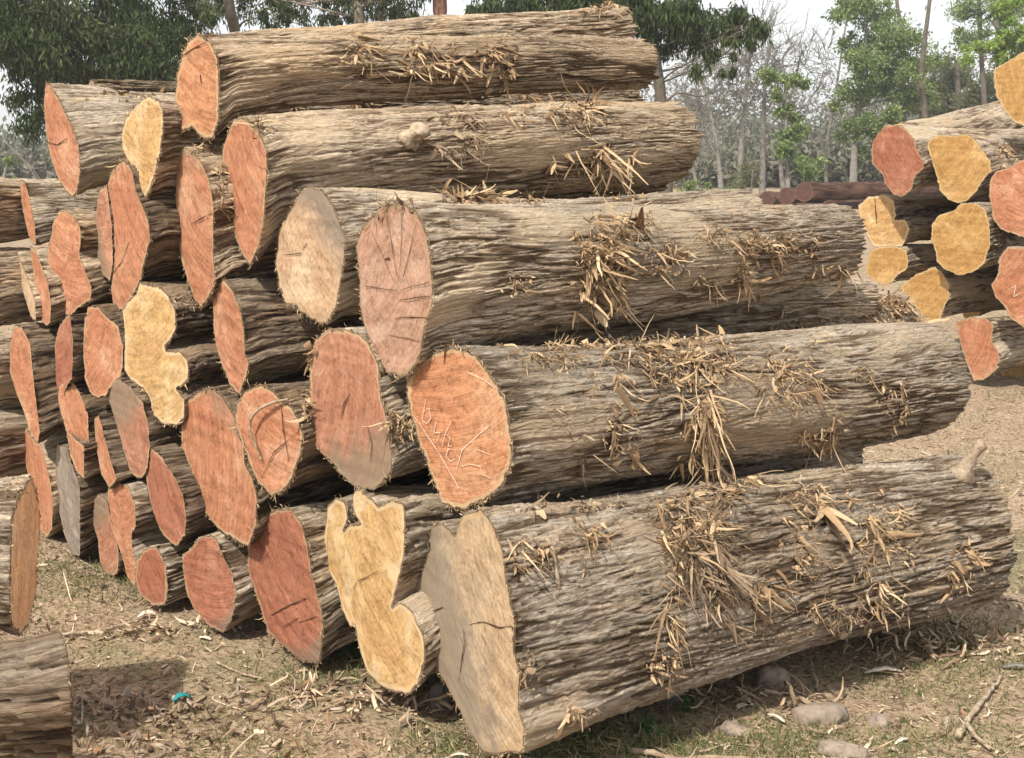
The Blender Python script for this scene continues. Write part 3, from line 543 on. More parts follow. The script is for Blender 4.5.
def shreds(key, x, y, sx, sy, n, ln=.09, wd=.007, hang=.5, lift=.6, curl=.9, dark=False, axial=.5, label=None, seg=6):
    """a tuft of torn bark on log KEY round the spot the photo shows"""
    d = LOGS[key]; rng = d['rng']; R = []; NN = []; n = int(n * .95); seg = 8
    tries = 0
    while len(R) < n and tries < n * 6:
        tries += 1
        g = np.clip(rng.normal(0, .5, 2), -.95, .95); h = hit(key, x + g[0] * sx, y + g[1] * sy)
        if h is None or abs(np.linalg.norm(h[0] - CAM) - d['t']) > d['L'] + 1: continue
        R.append(h[0]); NN.append(h[1])
    if len(R) < 3: print('no shreds', key, x, y); return
    R = np.array(R); NN = np.array(NN); md = np.median(R, 0); ok = np.linalg.norm(R - md, axis=1) < max(.25, np.median(np.linalg.norm(R - md, axis=1)) * 2.6); R = R[ok]; NN = NN[ok]; m = len(R)
    ax = d['ax']; ci = np.cross(NN, ax); dn = -np.sign(ci[:, 2:3] + 1e-6) * ci
    ncl = max(3, m // 11); cl = rng.integers(0, ncl, m); cr = rng.integers(0, m, ncl)         # peeling bunches that share a root and a direction
    cdir = rng.normal(0, 1, (ncl, 2)); cw = rng.lognormal(0, .35, ncl)
    own = rng.random((m, 1)) < .22; R0 = R.copy(); R = np.where(own, R, R[cr[cl]] + (R - R[cr[cl]]) * .10); NN = np.where(own, NN, NN[cr[cl]]); dn = np.where(own, dn, dn[cr[cl]])
    D = ax * (cdir[cl, :1] * axial + rng.normal(0, axial * .45, (m, 1))) + dn * (.15 + hang * (1 + .5 * cdir[cl, 1:]) + rng.normal(0, .22, (m, 1))) + NN * (rng.random((m, 1)) * lift + .06) + rng.normal(0, .16, (m, 3))
    Ls = ln * .66 * cw[cl] * rng.lognormal(0, .4, m); W = wd * .72 * np.minimum(2.2, rng.lognormal(0, .6, m)); fl = rng.random(m) < .06; W = np.where(fl, W * 2.2 + .004, W); Ls = np.where(fl, Ls * 1.3, Ls); D = np.where(fl[:, None], D - NN * .25, D)
    V1, F1, r1 = ribbons(R + NN * .001, D, NN, Ls, W, seg, rng, curl * 1.55, grav=.9 * hang, lift=.3)
    # crumbs: short fibres hugging the surface below the loose ones
    k = rng.integers(0, m, int(m * 1.8)); mk = len(k)
    V2, F2, r2 = ribbons(R0[k] + NN[k] * .003 + rng.normal(0, .010, (mk, 3)), dn[k] * rng.normal(.6, .6, (mk, 1)) + ax * rng.normal(0, .7, (mk, 1)) + NN[k] * .1, NN[k], Ls[k] * .5, W[k] * 1.1, 3, rng, curl * .6, grav=.3)
    V1 = V1.reshape(m, -1, 3); V2 = V2.reshape(mk, -1, 3); lo = np.concatenate([V1.min(1), V2.min(1)]); hi = np.concatenate([V1.max(1), V2.max(1)]); size = (hi - lo).max(1)
    gap = np.maximum(0, np.maximum(lo[:, None] - hi[None], lo[None] - hi[:, None])); near = np.sqrt((gap**2).sum(2)) <= np.maximum(.019, .48 * np.maximum(size[:, None], size[None]))
    lab = np.arange(m + mk)
    while True:
        new = np.where(near, lab[None], 10**9).min(1)
        if (new == lab).all(): break
        lab = new
    f1 = len(F1) // m; f2 = len(F2) // mk; n1 = V1.shape[1]; n2 = V2.shape[1]; out = None
    for g in np.unique(lab):
        sel = np.nonzero(lab == g)[0]
        if len(sel) < max(5, .1 * m): continue
        B = Bag()
        for i in sel:
            if i < m: B.add(V1[i], F1[i * f1:(i + 1) * f1] - i * n1, rv=r1[i * n1:(i + 1) * n1])
            else:
                j = i - m; B.add(V2[j], F2[j * f2:(j + 1) * f2] - j * n2, rv=r2[j * n2:(j + 1) * n2] * .8)
        out = B.build('torn_bark', SHRED_DARK if dark else SHRED, d['e'])
    return out
def on_face(key, pts, name, mat, width=.0022, lift=.0012, jit=.0, label=None):
    """a thin mark or crack that follows pixel points over the near cut end"""
    d = LOGS[key]; P = []
    for a, b in zip(pts[:-1], pts[1:]):
        for s in np.linspace(0, 1, 5)[:-1]: P.append((a[0] * (1 - s) + b[0] * s, a[1] * (1 - s) + b[1] * s))
    P.append(pts[-1]); Q = []
    for x, y in P:
        r = ray(x, y); s = ((d['C'] - CAM) @ d['nc']) / (r @ d['nc']); Q.append(CAM + r * s - d['ax'] * (lift + .0022))
    Q = np.array(Q); rng = d['rng']
    if jit: Q += rng.normal(0, jit, Q.shape)
    T = np.gradient(Q, axis=0); T /= np.linalg.norm(T, axis=1, keepdims=True); Sd = np.cross(T, d['nc'])
    t = np.linspace(0, 1, len(Q)); w = width * .75 * (.4 + .6 * np.sin(math.pi * np.clip(t, .08, .92))) * (1 + rng.normal(0, .25, len(Q)))
    up = -d['ax'] * .0008
    V = np.concatenate([Q - Sd * w[:, None], Q + up, Q + Sd * w[:, None]]); n = len(Q); i = np.arange(n - 1)
    F = np.vstack([np.stack([i, i + 1, n + i + 1, n + i], -1), np.stack([n + i, n + i + 1, 2 * n + i + 1, 2 * n + i], -1)])
    o = mesh_obj(name, V, F, mat, d['e'])
    if label: o['label'] = label
    return o
BIG = (460, 430); MID = (330, 260); SMALL = (200, 120)
def circ_poly(x, y, rx, ry, n=22, seed=0, jit=.07):
    r = random.Random(seed); ph = [r.random() * 6.28 for _ in range(4)]
    return [(x + rx * math.cos(a) * (1 + jit * math.sin(2 * a + ph[0]) + jit * math.sin(3 * a + ph[1]) + jit * .6 * math.sin(5 * a + ph[2])),
             y + ry * math.sin(a) * (1 + jit * math.sin(2 * a + ph[0]) + jit * math.sin(3 * a + ph[1]) + jit * .6 * math.sin(5 * a + ph[2]))) for a in [i * 2 * math.pi / n for i in range(n)]]
# key: depth, label, face, bark, kwargs
T = [  # dark bark on several left-hand logs is shade put into the colour
 ('JJ', 3.536, 'hugest log at the bottom front of the stack, dusty grey and tan cut end', 'dusty', 'grey', dict(far=(956, 527, 73), res=BIG, neck=0, circ=.25, rough=1.25, grey=(-.75, -.45, -.08))),
 ('II', 3.599, 'thick log on top of the hugest front log, chalk marks on its orange-red cut end', 'orange', 'grey', dict(far=(927, 378, 56), res=BIG, neck=.02, rough=1.0, circ=.3)),
 ('GG', 3.698, 'long log above the chalk-marked one, smooth pinkish cut end covered in fine radial cracks', 'pink', 'pale', dict(far=(840, 243, 37), res=BIG, neck=.08, circ=.45)),
 ('FF', 4.000, 'log with a dirty tan and grey cut end just left of the pinkish cracked end', 'tan', 'pale', dict(far=(742, 232, 40), res=MID, grey=(.5, .8, .45))),
 ('HH', 3.931, 'log with a blocky red cut end greying at the bottom, left of the chalk-marked end', 'redgrey', 'pale', dict(far=(893, 333, 41), grey=(.3, -1, .45), res=MID)),
 ('DD', 4.199, 'second log from the top, with a pointed pinkish-red cut end and a knotty stub', 'red', 'tan', dict(far=(676, 140, 38), res=MID, neck=.14, circ=.5)),
 ('EE', 4.390, 'topmost log of the big stack, tall orange-red cut end with a notched lower edge', 'orange', 'tan', dict(far=(644, 65, 23), res=MID, neck=.24, circ=.45)),
 ('Y', 3.908, 'log with a pale yellow fluted cut end of three lobes, beside the hugest front log', 'yellow', 'grey', dict(res=MID, alpha=37, cut=35)),
 ('X', 4.252, 'log on the ground with a big dark red cut end beside the yellow three-lobed one', 'deepred', 'grey', dict(res=MID, grey=(.6, -1, .95))),
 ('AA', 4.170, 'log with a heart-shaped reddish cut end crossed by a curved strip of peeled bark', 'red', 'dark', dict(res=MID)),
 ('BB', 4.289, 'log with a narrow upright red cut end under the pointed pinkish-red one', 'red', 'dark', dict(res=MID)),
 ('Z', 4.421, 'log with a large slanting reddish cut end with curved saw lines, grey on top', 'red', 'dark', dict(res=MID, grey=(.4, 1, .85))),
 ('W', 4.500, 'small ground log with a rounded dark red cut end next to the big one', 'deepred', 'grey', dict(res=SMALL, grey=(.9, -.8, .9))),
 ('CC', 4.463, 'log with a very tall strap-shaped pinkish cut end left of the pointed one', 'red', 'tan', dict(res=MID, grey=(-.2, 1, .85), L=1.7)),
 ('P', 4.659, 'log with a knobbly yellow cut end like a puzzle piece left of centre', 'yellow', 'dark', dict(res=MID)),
 ('U', 4.640, 'log with a slim oval plum-red cut end leaning left above the smallest ground log', 'deepred', 'dark', dict(res=SMALL)),
 ('V', 4.750, 'smallest log on the ground, round brick-red cut end with pale chips before it', 'deepred', 'pale', dict(res=SMALL)),
 ('Q', 4.846, 'log whose cut end is half grey-beige and half red, below the knobbly yellow end', 'redgrey', 'dark', dict(res=SMALL, grey=(-.6, .8, .05))),
 ('C', 4.763, 'log with a tall wavy salmon cut end just below the pale yellow tongue-shaped end', 'red', 'dark', dict(res=MID)),
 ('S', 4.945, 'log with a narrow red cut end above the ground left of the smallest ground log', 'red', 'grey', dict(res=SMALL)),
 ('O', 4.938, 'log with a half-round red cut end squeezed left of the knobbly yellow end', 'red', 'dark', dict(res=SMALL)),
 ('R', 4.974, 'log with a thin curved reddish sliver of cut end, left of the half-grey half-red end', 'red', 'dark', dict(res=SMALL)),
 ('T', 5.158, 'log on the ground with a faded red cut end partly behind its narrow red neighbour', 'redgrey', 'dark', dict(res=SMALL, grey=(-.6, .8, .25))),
 ('J', 5.398, 'log with a long thin leaf-shaped salmon cut end at the far left of the stack', 'red', 'tan', dict(res=SMALL)),
 ('B', 4.612, 'log with a pale yellow tongue-shaped cut end, left of the topmost log', 'yellow', 'pale', dict(res=MID)),
 ('H', 5.208, 'log with a tiny red wedge of cut end peeking out beside the grey cut end', 'red', 'dark', dict(res=SMALL)),
 ('F', 5.177, 'log with a narrow shaded red cut end left of the half-round red end', 'deepred', 'dark', dict(res=SMALL)),
 ('N', 5.391, 'log on the ground with a weathered all-grey cut end', 'grey', 'dark', dict(res=SMALL)),
 ('D', 5.033, 'log with a thin shaded red cut end tucked behind the tall wavy salmon one', 'redgrey', 'dark', dict(res=SMALL, grey=(-.7, -.5, .2))),
 ('G', 5.198, 'log with a bent banana-shaped red cut end above the all-grey end', 'red', 'dark', dict(res=SMALL)),
 ('A', 5.270, 'log at the upper left corner of the stack with a large orange-red pointed cut end', 'red', 'pale', dict(res=MID, L=2.4, tilt=.5)),
 ('K', 5.631, 'log with a hair-thin pale cut end, leftmost edge-on end under the sky', 'tan', 'tan', dict(res=SMALL)),
 ('I', 5.637, 'log with a thin salmon cut end standing out against the sky at far left', 'red', 'pale', dict(res=SMALL)),
 ('M', 5.734, 'log on the ground with a tall narrow red cut end at far left', 'red', 'tan', dict(res=SMALL)),
 ('L', 5.500, 'log with a tall narrow cut end fading from yellow top to red bottom', 'red', 'dark', dict(res=SMALL)),
 ('E', 5.195, 'log with a lumpy egg-shaped salmon cut end below the upper left corner log', 'red', 'tan', dict(res=SMALL)),
]
for key, t, lab, face, bark, kw in T:
    make_log(key, POLY[key], t, lab, face, bark, **kw)
# logs whose near ends the stack hides
HID = [  # deep gap logs get dark bark as painted shade
 ('NN', circ_poly(470, 330, 12, 30, seed=60), 4.05, 'pale smooth-barked log squeezed between the two long middle logs', 'pale', dict(far=(862, 302, 24), res=MID)),
 ('KK', circ_poly(216, 62, 13, 27, seed=1), 5.0, 'highest rearmost log running behind the topmost log, only its upper bark and right tip showing', 'tan', dict(far=(622, 31, 24), res=MID)),
 ('LL', circ_poly(226, 112, 14, 32, seed=2), 4.76, 'shaded grey log wedged directly beneath the topmost log', 'grey', dict(far=(628, 98, 24), res=MID)),
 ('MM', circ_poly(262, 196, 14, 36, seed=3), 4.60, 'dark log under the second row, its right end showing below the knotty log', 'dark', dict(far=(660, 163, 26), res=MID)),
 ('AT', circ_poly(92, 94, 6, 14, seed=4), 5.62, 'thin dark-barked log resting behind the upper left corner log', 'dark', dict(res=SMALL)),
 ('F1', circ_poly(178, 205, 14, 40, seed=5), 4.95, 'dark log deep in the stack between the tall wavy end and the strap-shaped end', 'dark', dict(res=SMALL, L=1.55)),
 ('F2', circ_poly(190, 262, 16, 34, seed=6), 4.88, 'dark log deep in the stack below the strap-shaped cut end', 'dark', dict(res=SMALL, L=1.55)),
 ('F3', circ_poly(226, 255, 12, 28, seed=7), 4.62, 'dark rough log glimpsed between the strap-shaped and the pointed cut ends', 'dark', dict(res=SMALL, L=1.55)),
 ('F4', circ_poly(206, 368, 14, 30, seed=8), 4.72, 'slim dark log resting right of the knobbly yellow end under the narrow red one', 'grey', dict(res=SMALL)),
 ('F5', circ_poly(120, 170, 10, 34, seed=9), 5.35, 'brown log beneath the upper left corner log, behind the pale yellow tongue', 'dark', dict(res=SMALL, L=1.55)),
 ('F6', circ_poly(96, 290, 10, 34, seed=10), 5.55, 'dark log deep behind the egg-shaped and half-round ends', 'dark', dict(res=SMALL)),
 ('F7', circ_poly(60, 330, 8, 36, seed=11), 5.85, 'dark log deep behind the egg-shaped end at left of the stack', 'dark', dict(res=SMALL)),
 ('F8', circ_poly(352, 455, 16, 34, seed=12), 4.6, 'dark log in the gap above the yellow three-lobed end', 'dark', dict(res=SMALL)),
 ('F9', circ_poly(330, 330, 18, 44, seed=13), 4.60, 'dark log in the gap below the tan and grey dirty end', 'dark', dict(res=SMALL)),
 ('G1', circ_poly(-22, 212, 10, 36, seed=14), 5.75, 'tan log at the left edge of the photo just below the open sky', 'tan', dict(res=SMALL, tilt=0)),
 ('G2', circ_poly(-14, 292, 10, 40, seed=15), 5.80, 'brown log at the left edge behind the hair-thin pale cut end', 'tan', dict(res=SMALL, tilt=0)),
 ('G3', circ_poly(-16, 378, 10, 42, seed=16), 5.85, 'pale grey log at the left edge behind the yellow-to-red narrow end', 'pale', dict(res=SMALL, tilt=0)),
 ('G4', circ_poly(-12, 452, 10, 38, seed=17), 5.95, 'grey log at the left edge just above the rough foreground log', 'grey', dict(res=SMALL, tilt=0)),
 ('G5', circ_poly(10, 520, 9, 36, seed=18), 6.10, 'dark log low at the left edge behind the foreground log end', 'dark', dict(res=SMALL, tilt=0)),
]
for key, poly, t, lab, bark, kw in HID:
    make_log(key, poly, t, lab, 'grey', bark, **kw)
# left foreground pile: axes run out of the picture to the left
make_log('LA', POLY['LA'], 3.62, 'foreground log at the left edge whose reddish splintered cut end faces right', 'brightened', 'pale', alpha=187, cut=190, L=1.6, res=MID, tilt=0, group='foreground logs at the left edge', rough=1.2)
make_log('LB', circ_poly(58, 738, 15, 110, seed=21, jit=.04), 3.0, 'shaded grey furrowed log at the lower left corner', 'tan', 'dark', alpha=184, cut=204, L=1.5, res=MID, tilt=0, group='foreground logs at the left edge', rough=1.3)  # dark bark paints in the shadow this log lies in
# right pile
RT = [
 ('RA', 9.5, 'log with a rust-red ragged cut end at the upper left of the right-hand pile', 'deepred', 'pale'),
 ('RB', 9.2, 'log with a honey-yellow shield-shaped cut end right beside the rust-red one', 'honey', 'pale'),
 ('RC', 8.9, 'highest log of the right-hand pile, big honey-yellow end cut off by the photo edge', 'honey', 'pale'),
 ('RD', 8.8, 'log with a large red cut end at the right edge below the highest yellow one', 'red', 'pale'),
 ('RE', 9.2, 'log with a squarish honey-yellow cut end in the middle of the right-hand pile', 'honey', 'pale'),
 ('RF', 9.9, 'log with a yellow two-lobed cut end split by a dark vertical crack', 'yellow', 'pale'),
 ('RG', 9.9, 'small log with a yellow flower-shaped cut end just under the cracked one', 'honey', 'pale'),
 ('RH', 9.6, 'log with a dull tan cut end half behind loose shavings in the right-hand pile', 'honey', 'pale'),
 ('RI', 9.3, 'lowest log of the right-hand pile with a salmon-red bilobed cut end', 'red', 'pale'),
 ('RJ', 8.8, 'log with a wavy red chalk-scribbled cut end at the right edge above the lowest log', 'red', 'pale'),
]
for key, t, lab, face, bark in RT:
    make_log(key, POLY[key], t, lab, face, bark, alpha=30, L=3.0, res=(200, 160), tilt=0, group='logs of the right-hand pile', taper=.95, circ=.4)
for key, poly, t, lab, bark in [
 ('RK', circ_poly(902, 152, 20, 27, seed=31), 9.9, 'long log along the top of the right-hand pile behind the rust-red end', 'pale'),
 ('RL', circ_poly(1016, 366, 16, 24, seed=32), 9.7, 'dark log at the bottom right corner of the right-hand pile', 'grey'),
 ('RM', circ_poly(972, 290, 16, 28, seed=33), 10.0, 'dark log in the shade between the squarish yellow end and the wavy red end', 'grey'),
 ('RN', circ_poly(1000, 230, 12, 26, seed=34), 10.0, 'dark log in the shade right of the squarish yellow end', 'grey')]:
    make_log(key, poly, t, lab, 'honey', bark, alpha=38, L=3.0, res=(160, 120), tilt=9 if key == 'RK' else 0, group='logs of the right-hand pile', taper=.95)
# distant pile
for i, (x, y, r, al, lab) in enumerate([(804, 192, 10, 22, 'long distant plum-brown log whose bark side is in view'),
                     (787, 196, 9, 22, 'middle of three distant plum-brown log ends'),
                     (766, 200, 8.5, 22, 'leftmost and smallest of three distant plum-brown log ends')]):
    make_log('D%d' % i, circ_poly(x, y, r * .92, r, seed=40 + i, jit=.03), 36 + i * 2, lab, 'plum', 'redbrown', alpha=al, L=6.0 if i == 0 else 4.0, res=(60, 40), tilt=0, group='distant dark logs', taper=1, cut=60)
for i, (x, y) in enumerate([(830, 210), (800, 212), (772, 216)]):
    make_log('DB%d' % i, circ_poly(x, y, 10, 10, seed=50 + i, jit=.03), 37 + i, ['dark plum-brown log under the distant three, right one', 'dark plum-brown log under the distant three, middle one', 'dark plum-brown log under the distant three, left one'][i], 'plum', 'redbrown', alpha=22, L=5.0, res=(60, 40), tilt=0, group='distant dark logs', taper=1, cut=60)

# ------------------------------------------------------------------ cracks and chalk on the ends
on_face('II', [(427, 399), (423, 420), (428, 424), (432, 418), (430, 408), (424, 412)], 'chalk_mark', CHALK, .0016)
on_face('II', [(437, 421), (435, 433), (441, 432), (438, 441)], 'chalk_mark', CHALK, .0015)
on_face('II', [(443, 446), (446, 434), (452, 421)], 'chalk_mark', CHALK, .0015)
on_face('II', [(447, 434), (451, 438), (449, 446), (453, 446)], 'chalk_mark', CHALK, .0015)
on_face('II', [(454, 449), (449, 449), (447, 456), (451, 461), (456, 459)], 'chalk_mark', CHALK, .0015)
on_face('II', [(416, 417), (440, 453), (460, 488)], 'chalk_mark', CHALK, .0018)
on_face('II', [(490, 425), (463, 450), (457, 471)], 'chalk_mark', CHALK, .0018)
on_face('II', [(468, 372), (484, 379), (496, 388)], 'chalk_mark', CHALK, .0015)
on_face('II', [(477, 449), (492, 455)], 'chalk_mark', CHALK, .0014)
on_face('II', [(461, 467), (470, 464), (481, 466), (483, 474), (492, 478)], 'chalk_mark', CHALK, .0013)
on_face('II', [(445, 364), (446, 350), (450, 346)], 'crack', CRACK, .004)
on_face('GG', [(386, 259), (391, 258)], 'crack', CRACK, .005)
for a in ([(400, 300), (432, 296)], [(402, 290), (431, 281)], [(396, 318), (428, 317)], [(396, 290), (366, 286)], [(395, 282), (372, 230)], [(401, 270), (403, 206)], [(398, 276), (388, 214)], [(404, 276), (418, 222)], [(390, 335), (424, 342)]):
    on_face('GG', a, 'crack', CRACK, .0017, jit=.0012)
on_face('JJ', [(434, 611), (444, 607)], 'crack', CRACK, .003)
on_face('JJ', [(464, 628), (466, 640), (462, 662), (460, 680)], 'crack', CRACK, .0035, jit=.001)
on_face('JJ', [(470, 624), (483, 621), (500, 627), (513, 627)], 'crack', CRACK, .0022, jit=.001)
on_face('FF', [(285, 255), (303, 253)], 'crack', CRACK, .002); on_face('FF', [(303, 250), (308, 243)], 'crack', CRACK, .002)
on_face('X', [(272, 615), (290, 605), (307, 598)], 'crack', CRACK, .0035); on_face('X', [(300, 622), (318, 616)], 'crack', CRACK, .002); on_face('X', [(283, 627), (300, 617)], 'crack', CRACK, .0018)
on_face('X', [(262, 560), (270, 552)], 'crack', CRACK, .002)
on_face('AA', [(282, 402), (284, 430), (290, 462)], 'crack', CRACK, .0028); on_face('AA', [(262, 478), (275, 452), (298, 432)], 'crack', CRACK, .002)
on_face('HH', [(342, 418), (345, 405), (351, 394)], 'crack', CRACK, .003, jit=.001); on_face('HH', [(368, 425), (373, 445), (371, 462)], 'crack', CRACK, .002)
on_face('Y', [(354, 589), (358, 581), (368, 577), (379, 571)], 'crack', CRACK, .002)
on_face('CC', [(192, 224), (203, 218), (213, 213)], 'crack', CRACK, .0025)
on_face('C', [(113, 275), (122, 262), (130, 241)], 'crack', CRACK, .003)
on_face('DD', [(226, 199), (233, 203)], 'crack', CRACK, .002)
on_face('A', [(48, 142), (58, 145), (68, 138)], 'crack', CRACK, .003)
on_face('EE', [(181, 57), (195, 48), (207, 42)], 'crack', CRACK, .0025); on_face('EE', [(201, 74), (202, 83)], 'crack', CRACK, .005)
on_face('RF', [(875, 198), (876, 210), (877, 224)], 'crack', CRACK, .007)
on_face('RJ', [(1008, 290), (1016, 286), (1014, 297), (1022, 292)], 'chalk_mark', CHALK, .004)

# ------------------------------------------------------------------ torn bark tufts and stubs
TF = [
 # key, x, y, spread x, spread y, n, length, width, hang, lift, curl, dark
 ('JJ', 690, 525, 44, 40, 165, .10, .007, .7, .35, .8, 0), ('JJ', 712, 555, 26, 75, 93, .17, .008, 1.0, .3, .4, 1), ('JJ', 672, 575, 18, 60, 50, .10, .006, .9, .3, .8, 0),
 ('JJ', 815, 498, 50, 22, 93, .085, .006, .6, .4, .9, 0), ('JJ', 803, 555, 26, 56, 79, .09, .006, .8, .35, .9, 0), ('JJ', 880, 525, 34, 34, 79, .085, .006, .6, .4, 1, 0), ('JJ', 878, 580, 36, 50, 57, .08, .006, .7, .3, .8, 0),
 ('JJ', 758, 588, 24, 22, 36, .09, .007, .5, .3, .7, 0), ('JJ', 840, 620, 36, 20, 43, .07, .007, .5, .4, .7, 1), ('JJ', 964, 570, 16, 30, 28, .07, .006, .6, .4, .7, 0),
 ('JJ', 580, 530, 26, 40, 43, .07, .006, .7, .4, .9, 0), ('JJ', 528, 552, 22, 18, 28, .07, .006, .6, .5, .8, 0), ('JJ', 660, 660, 18, 26, 50, .05, .007, .6, .4, .8, 0), ('JJ', 580, 713, 20, 12, 28, .06, .007, .4, .5, .8, 0),
 ('JJ', 525, 672, 14, 26, 28, .05, .006, .4, .4, .8, 1), ('JJ', 620, 505, 120, 10, 79, .06, .005, .3, .4, 1, 1), ('JJ', 730, 480, 30, 20, 57, .10, .008, .7, .5, .6, 0), ('JJ', 900, 610, 80, 16, 28, .05, .006, .8, .3, .6, 1),
 ('II', 690, 335, 46, 50, 221, .075, .006, .6, .6, 1.1, 0), ('II', 655, 352, 90, 14, 110, .08, .006, .3, .5, .9, 0), ('II', 540, 345, 40, 26, 76, .08, .005, .4, .8, 1, 0), ('II', 600, 340, 60, 10, 76, .07, .007, .3, .5, .9, 0),
 ('II', 792, 378, 46, 34, 144, .065, .006, .6, .5, 1.1, 0), ('II', 702, 420, 22, 60, 127, .10, .008, 1.0, .4, .6, 0), ('II', 706, 460, 16, 30, 42, .10, .008, 1.0, .4, .5, 0), ('II', 821, 437, 26, 24, 51, .07, .007, .7, .25, .5, 0),
 ('II', 893, 405, 18, 34, 51, .05, .006, .7, .3, .8, 0), ('II', 862, 375, 12, 14, 20, .05, .006, .7, .3, .8, 0), ('II', 622, 440, 20, 30, 42, .06, .008, .7, .2, .4, 0), ('II', 610, 380, 50, 30, 34, .12, .006, .4, .3, .5, 0), ('II', 560, 430, 60, 40, 22, .05, .006, .5, .2, .5, 1),
 ('HH', 780, 318, 60, 18, 240, .07, .007, .5, .7, 1.5, 0), ('HH', 895, 305, 46, 16, 260, .06, .007, .4, .8, 1.8, 0), ('HH', 850, 306, 60, 14, 120, .06, .006, .4, .5, 1.2, 0),
 ('GG', 603, 246, 28, 36, 230, .075, .007, .8, .7, 1.0, 0), ('GG', 600, 280, 26, 34, 110, .10, .008, 1.0, .5, .7, 0), ('GG', 770, 240, 66, 14, 150, .065, .006, .6, .5, 1.1, 0), ('GG', 742, 266, 10, 34, 60, .06, .006, .9, .3, .8, 0), ('GG', 782, 262, 12, 30, 40, .07, .006, .9, .3, .6, 0),
 ('GG', 671, 251, 22, 18, 50, .06, .006, .6, .4, .9, 0), ('GG', 640, 222, 20, 16, 50, .06, .007, .5, .4, .8, 0), ('GG', 516, 286, 14, 14, 30, .05, .007, .5, .5, .8, 0), ('GG', 838, 270, 30, 10, 16, .12, .009, .2, .6, .4, 0), ('GG', 707, 279, 14, 24, 24, .08, .005, .9, .4, .6, 0),
 ('GG', 385, 208, 20, 10, 60, .05, .006, .2, .4, .9, 1),
 ('FF', 475, 193, 34, 10, 60, .09, .010, .4, .5, .7, 0), ('FF', 608, 190, 16, 8, 40, .05, .007, .3, .7, 1.2, 0), ('FF', 540, 196, 40, 8, 24, .05, .007, .3, .3, .5, 0), ('FF', 640, 208, 18, 16, 40, .06, .007, .5, .4, .8, 0),
 ('DD', 572, 108, 34, 26, 70, .10, .009, .4, .6, .7, 0), ('DD', 590, 158, 50, 16, 60, .12, .009, .5, .2, .4, 0), ('DD', 517, 114, 18, 12, 30, .07, .008, .4, .5, .7, 0), ('DD', 452, 118, 30, 12, 60, .06, .007, .5, .5, .9, 1), ('DD', 455, 150, 30, 16, 50, .06, .006, .7, .4, .9, 1), ('DD', 612, 175, 10, 26, 24, .07, .006, .8, .3, .8, 0),
 ('LL', 295, 92, 16, 16, 50, .07, .007, .5, .6, .9, 1), ('LL', 362, 98, 18, 26, 70, .07, .008, .7, .6, .9, 0), ('LL', 530, 96, 30, 10, 26, .12, .010, .5, .9, .5, 0), ('LL', 478, 88, 14, 10, 16, .07, .009, .5, .8, .6, 0),
 ('EE', 357, 42, 20, 34, 31, .09, .012, .7, .3, .5, 0), ('EE', 417, 44, 16, 30, 31, .08, .010, .8, .3, .5, 0), ('EE', 497, 44, 18, 50, 49, .09, .011, .8, .35, .5, 0), ('EE', 450, 63, 56, 16, 43, .09, .012, .4, .2, .4, 0),
 ('KK', 604, 9, 24, 5, 30, .06, .010, .2, .5, .6, 0), ('A', 130, 98, 60, 8, 30, .07, .010, .2, .3, .5, 0),
 ('AA', 312, 406, 12, 18, 60, .05, .008, .5, .5, 1, 0), ('P', 182, 300, 18, 14, 50, .05, .006, .5, .5, .9, 1), ('CC', 222, 190, 8, 30, 40, .06, .005, .5, .5, .9, 0), ('CC', 206, 148, 18, 7, 40, .06, .006, .3, .6, .9, 0),
 ('DD', 262, 128, 8, 16, 30, .06, .006, .4, .5, .8, 0), ('HH', 312, 350, 8, 14, 30, .04, .007, .6, .4, .7, 0), ('HH', 400, 425, 10, 12, 40, .05, .006, .5, .5, .9, 0), ('LA', 20, 488, 14, 10, 40, .05, .005, .4, .4, .7, 0),
 ('RA', 960, 112, 30, 8, 30, .08, .012, .3, .4, .6, 0), ('RB', 1005, 148, 16, 20, 40, .08, .012, .4, .4, .7, 0), ('RE', 1004, 240, 5, 10, 12, .08, .012, .9, .4, .7, 0),
]
for k, x, y, sx, sy, n, ln, wd, hg, lf, cu, dk in TF:
    shreds(k, x, y, sx, sy, n, ln, wd, hg, lf, cu, bool(dk))
STUB = plain('stub_wood', (.46, .37, .27), (.26, .195, .135), 45, b_=1.0)
def stub(key, x, y, dirv, ln, r0, r1, label, mat=STUB, knob=False):
    h = hit(key, x, y)
    if h is None: print('no stub', key); return
    d = LOGS[key]; rng = d['rng']; p, n = h; dv = np.array(dirv, float); dv /= np.linalg.norm(dv)
    s = np.linspace(-.04, 1, 9)[:, None]; pts = p - n * .01 + dv * s * ln + n * .012 * np.sin(s * 3)
    rad = (r0 * (1 - s[:, 0]) + r1 * s[:, 0]) * (1 + .12 * np.sin(s[:, 0] * 9)); 
    if knob: rad = r0 * (1 + .5 * np.sin(np.clip(s[:, 0], 0, 1) * 3.1)) * (1 - .3 * s[:, 0])
    pts = pts + np.c_[np.zeros((len(pts), 2)), .010 * np.sin(s * 5)]; rad = rad * np.where(s[:, 0] < .12, 1.5, 1) * (1 + rng.normal(0, .08, len(rad))); rad[-1] *= .55
    V, F, F3 = tube(pts, rad, 14, rng, .13)
    o = mesh_obj('branch_stub', V, F, mat, d['e'], True, None, F3); o['label'] = label
stub('DD', 408, 142, (.75, -.25, .55), .10, .022, .03, 'knotty broken stub on the bark', knob=True)
stub('JJ', 962, 478, (.35, -.1, .9), .16, .024, .017, 'pale broken branch stub near the right end')
stub('JJ', 548, 538, (.22, -.3, -.8), .13, .007, .004, 'splinter of wood hanging on the bark')
stub('JJ', 610, 547, (.0, -.25, -.9), .115, .004, .003, 'thin upright splinter on the bark')
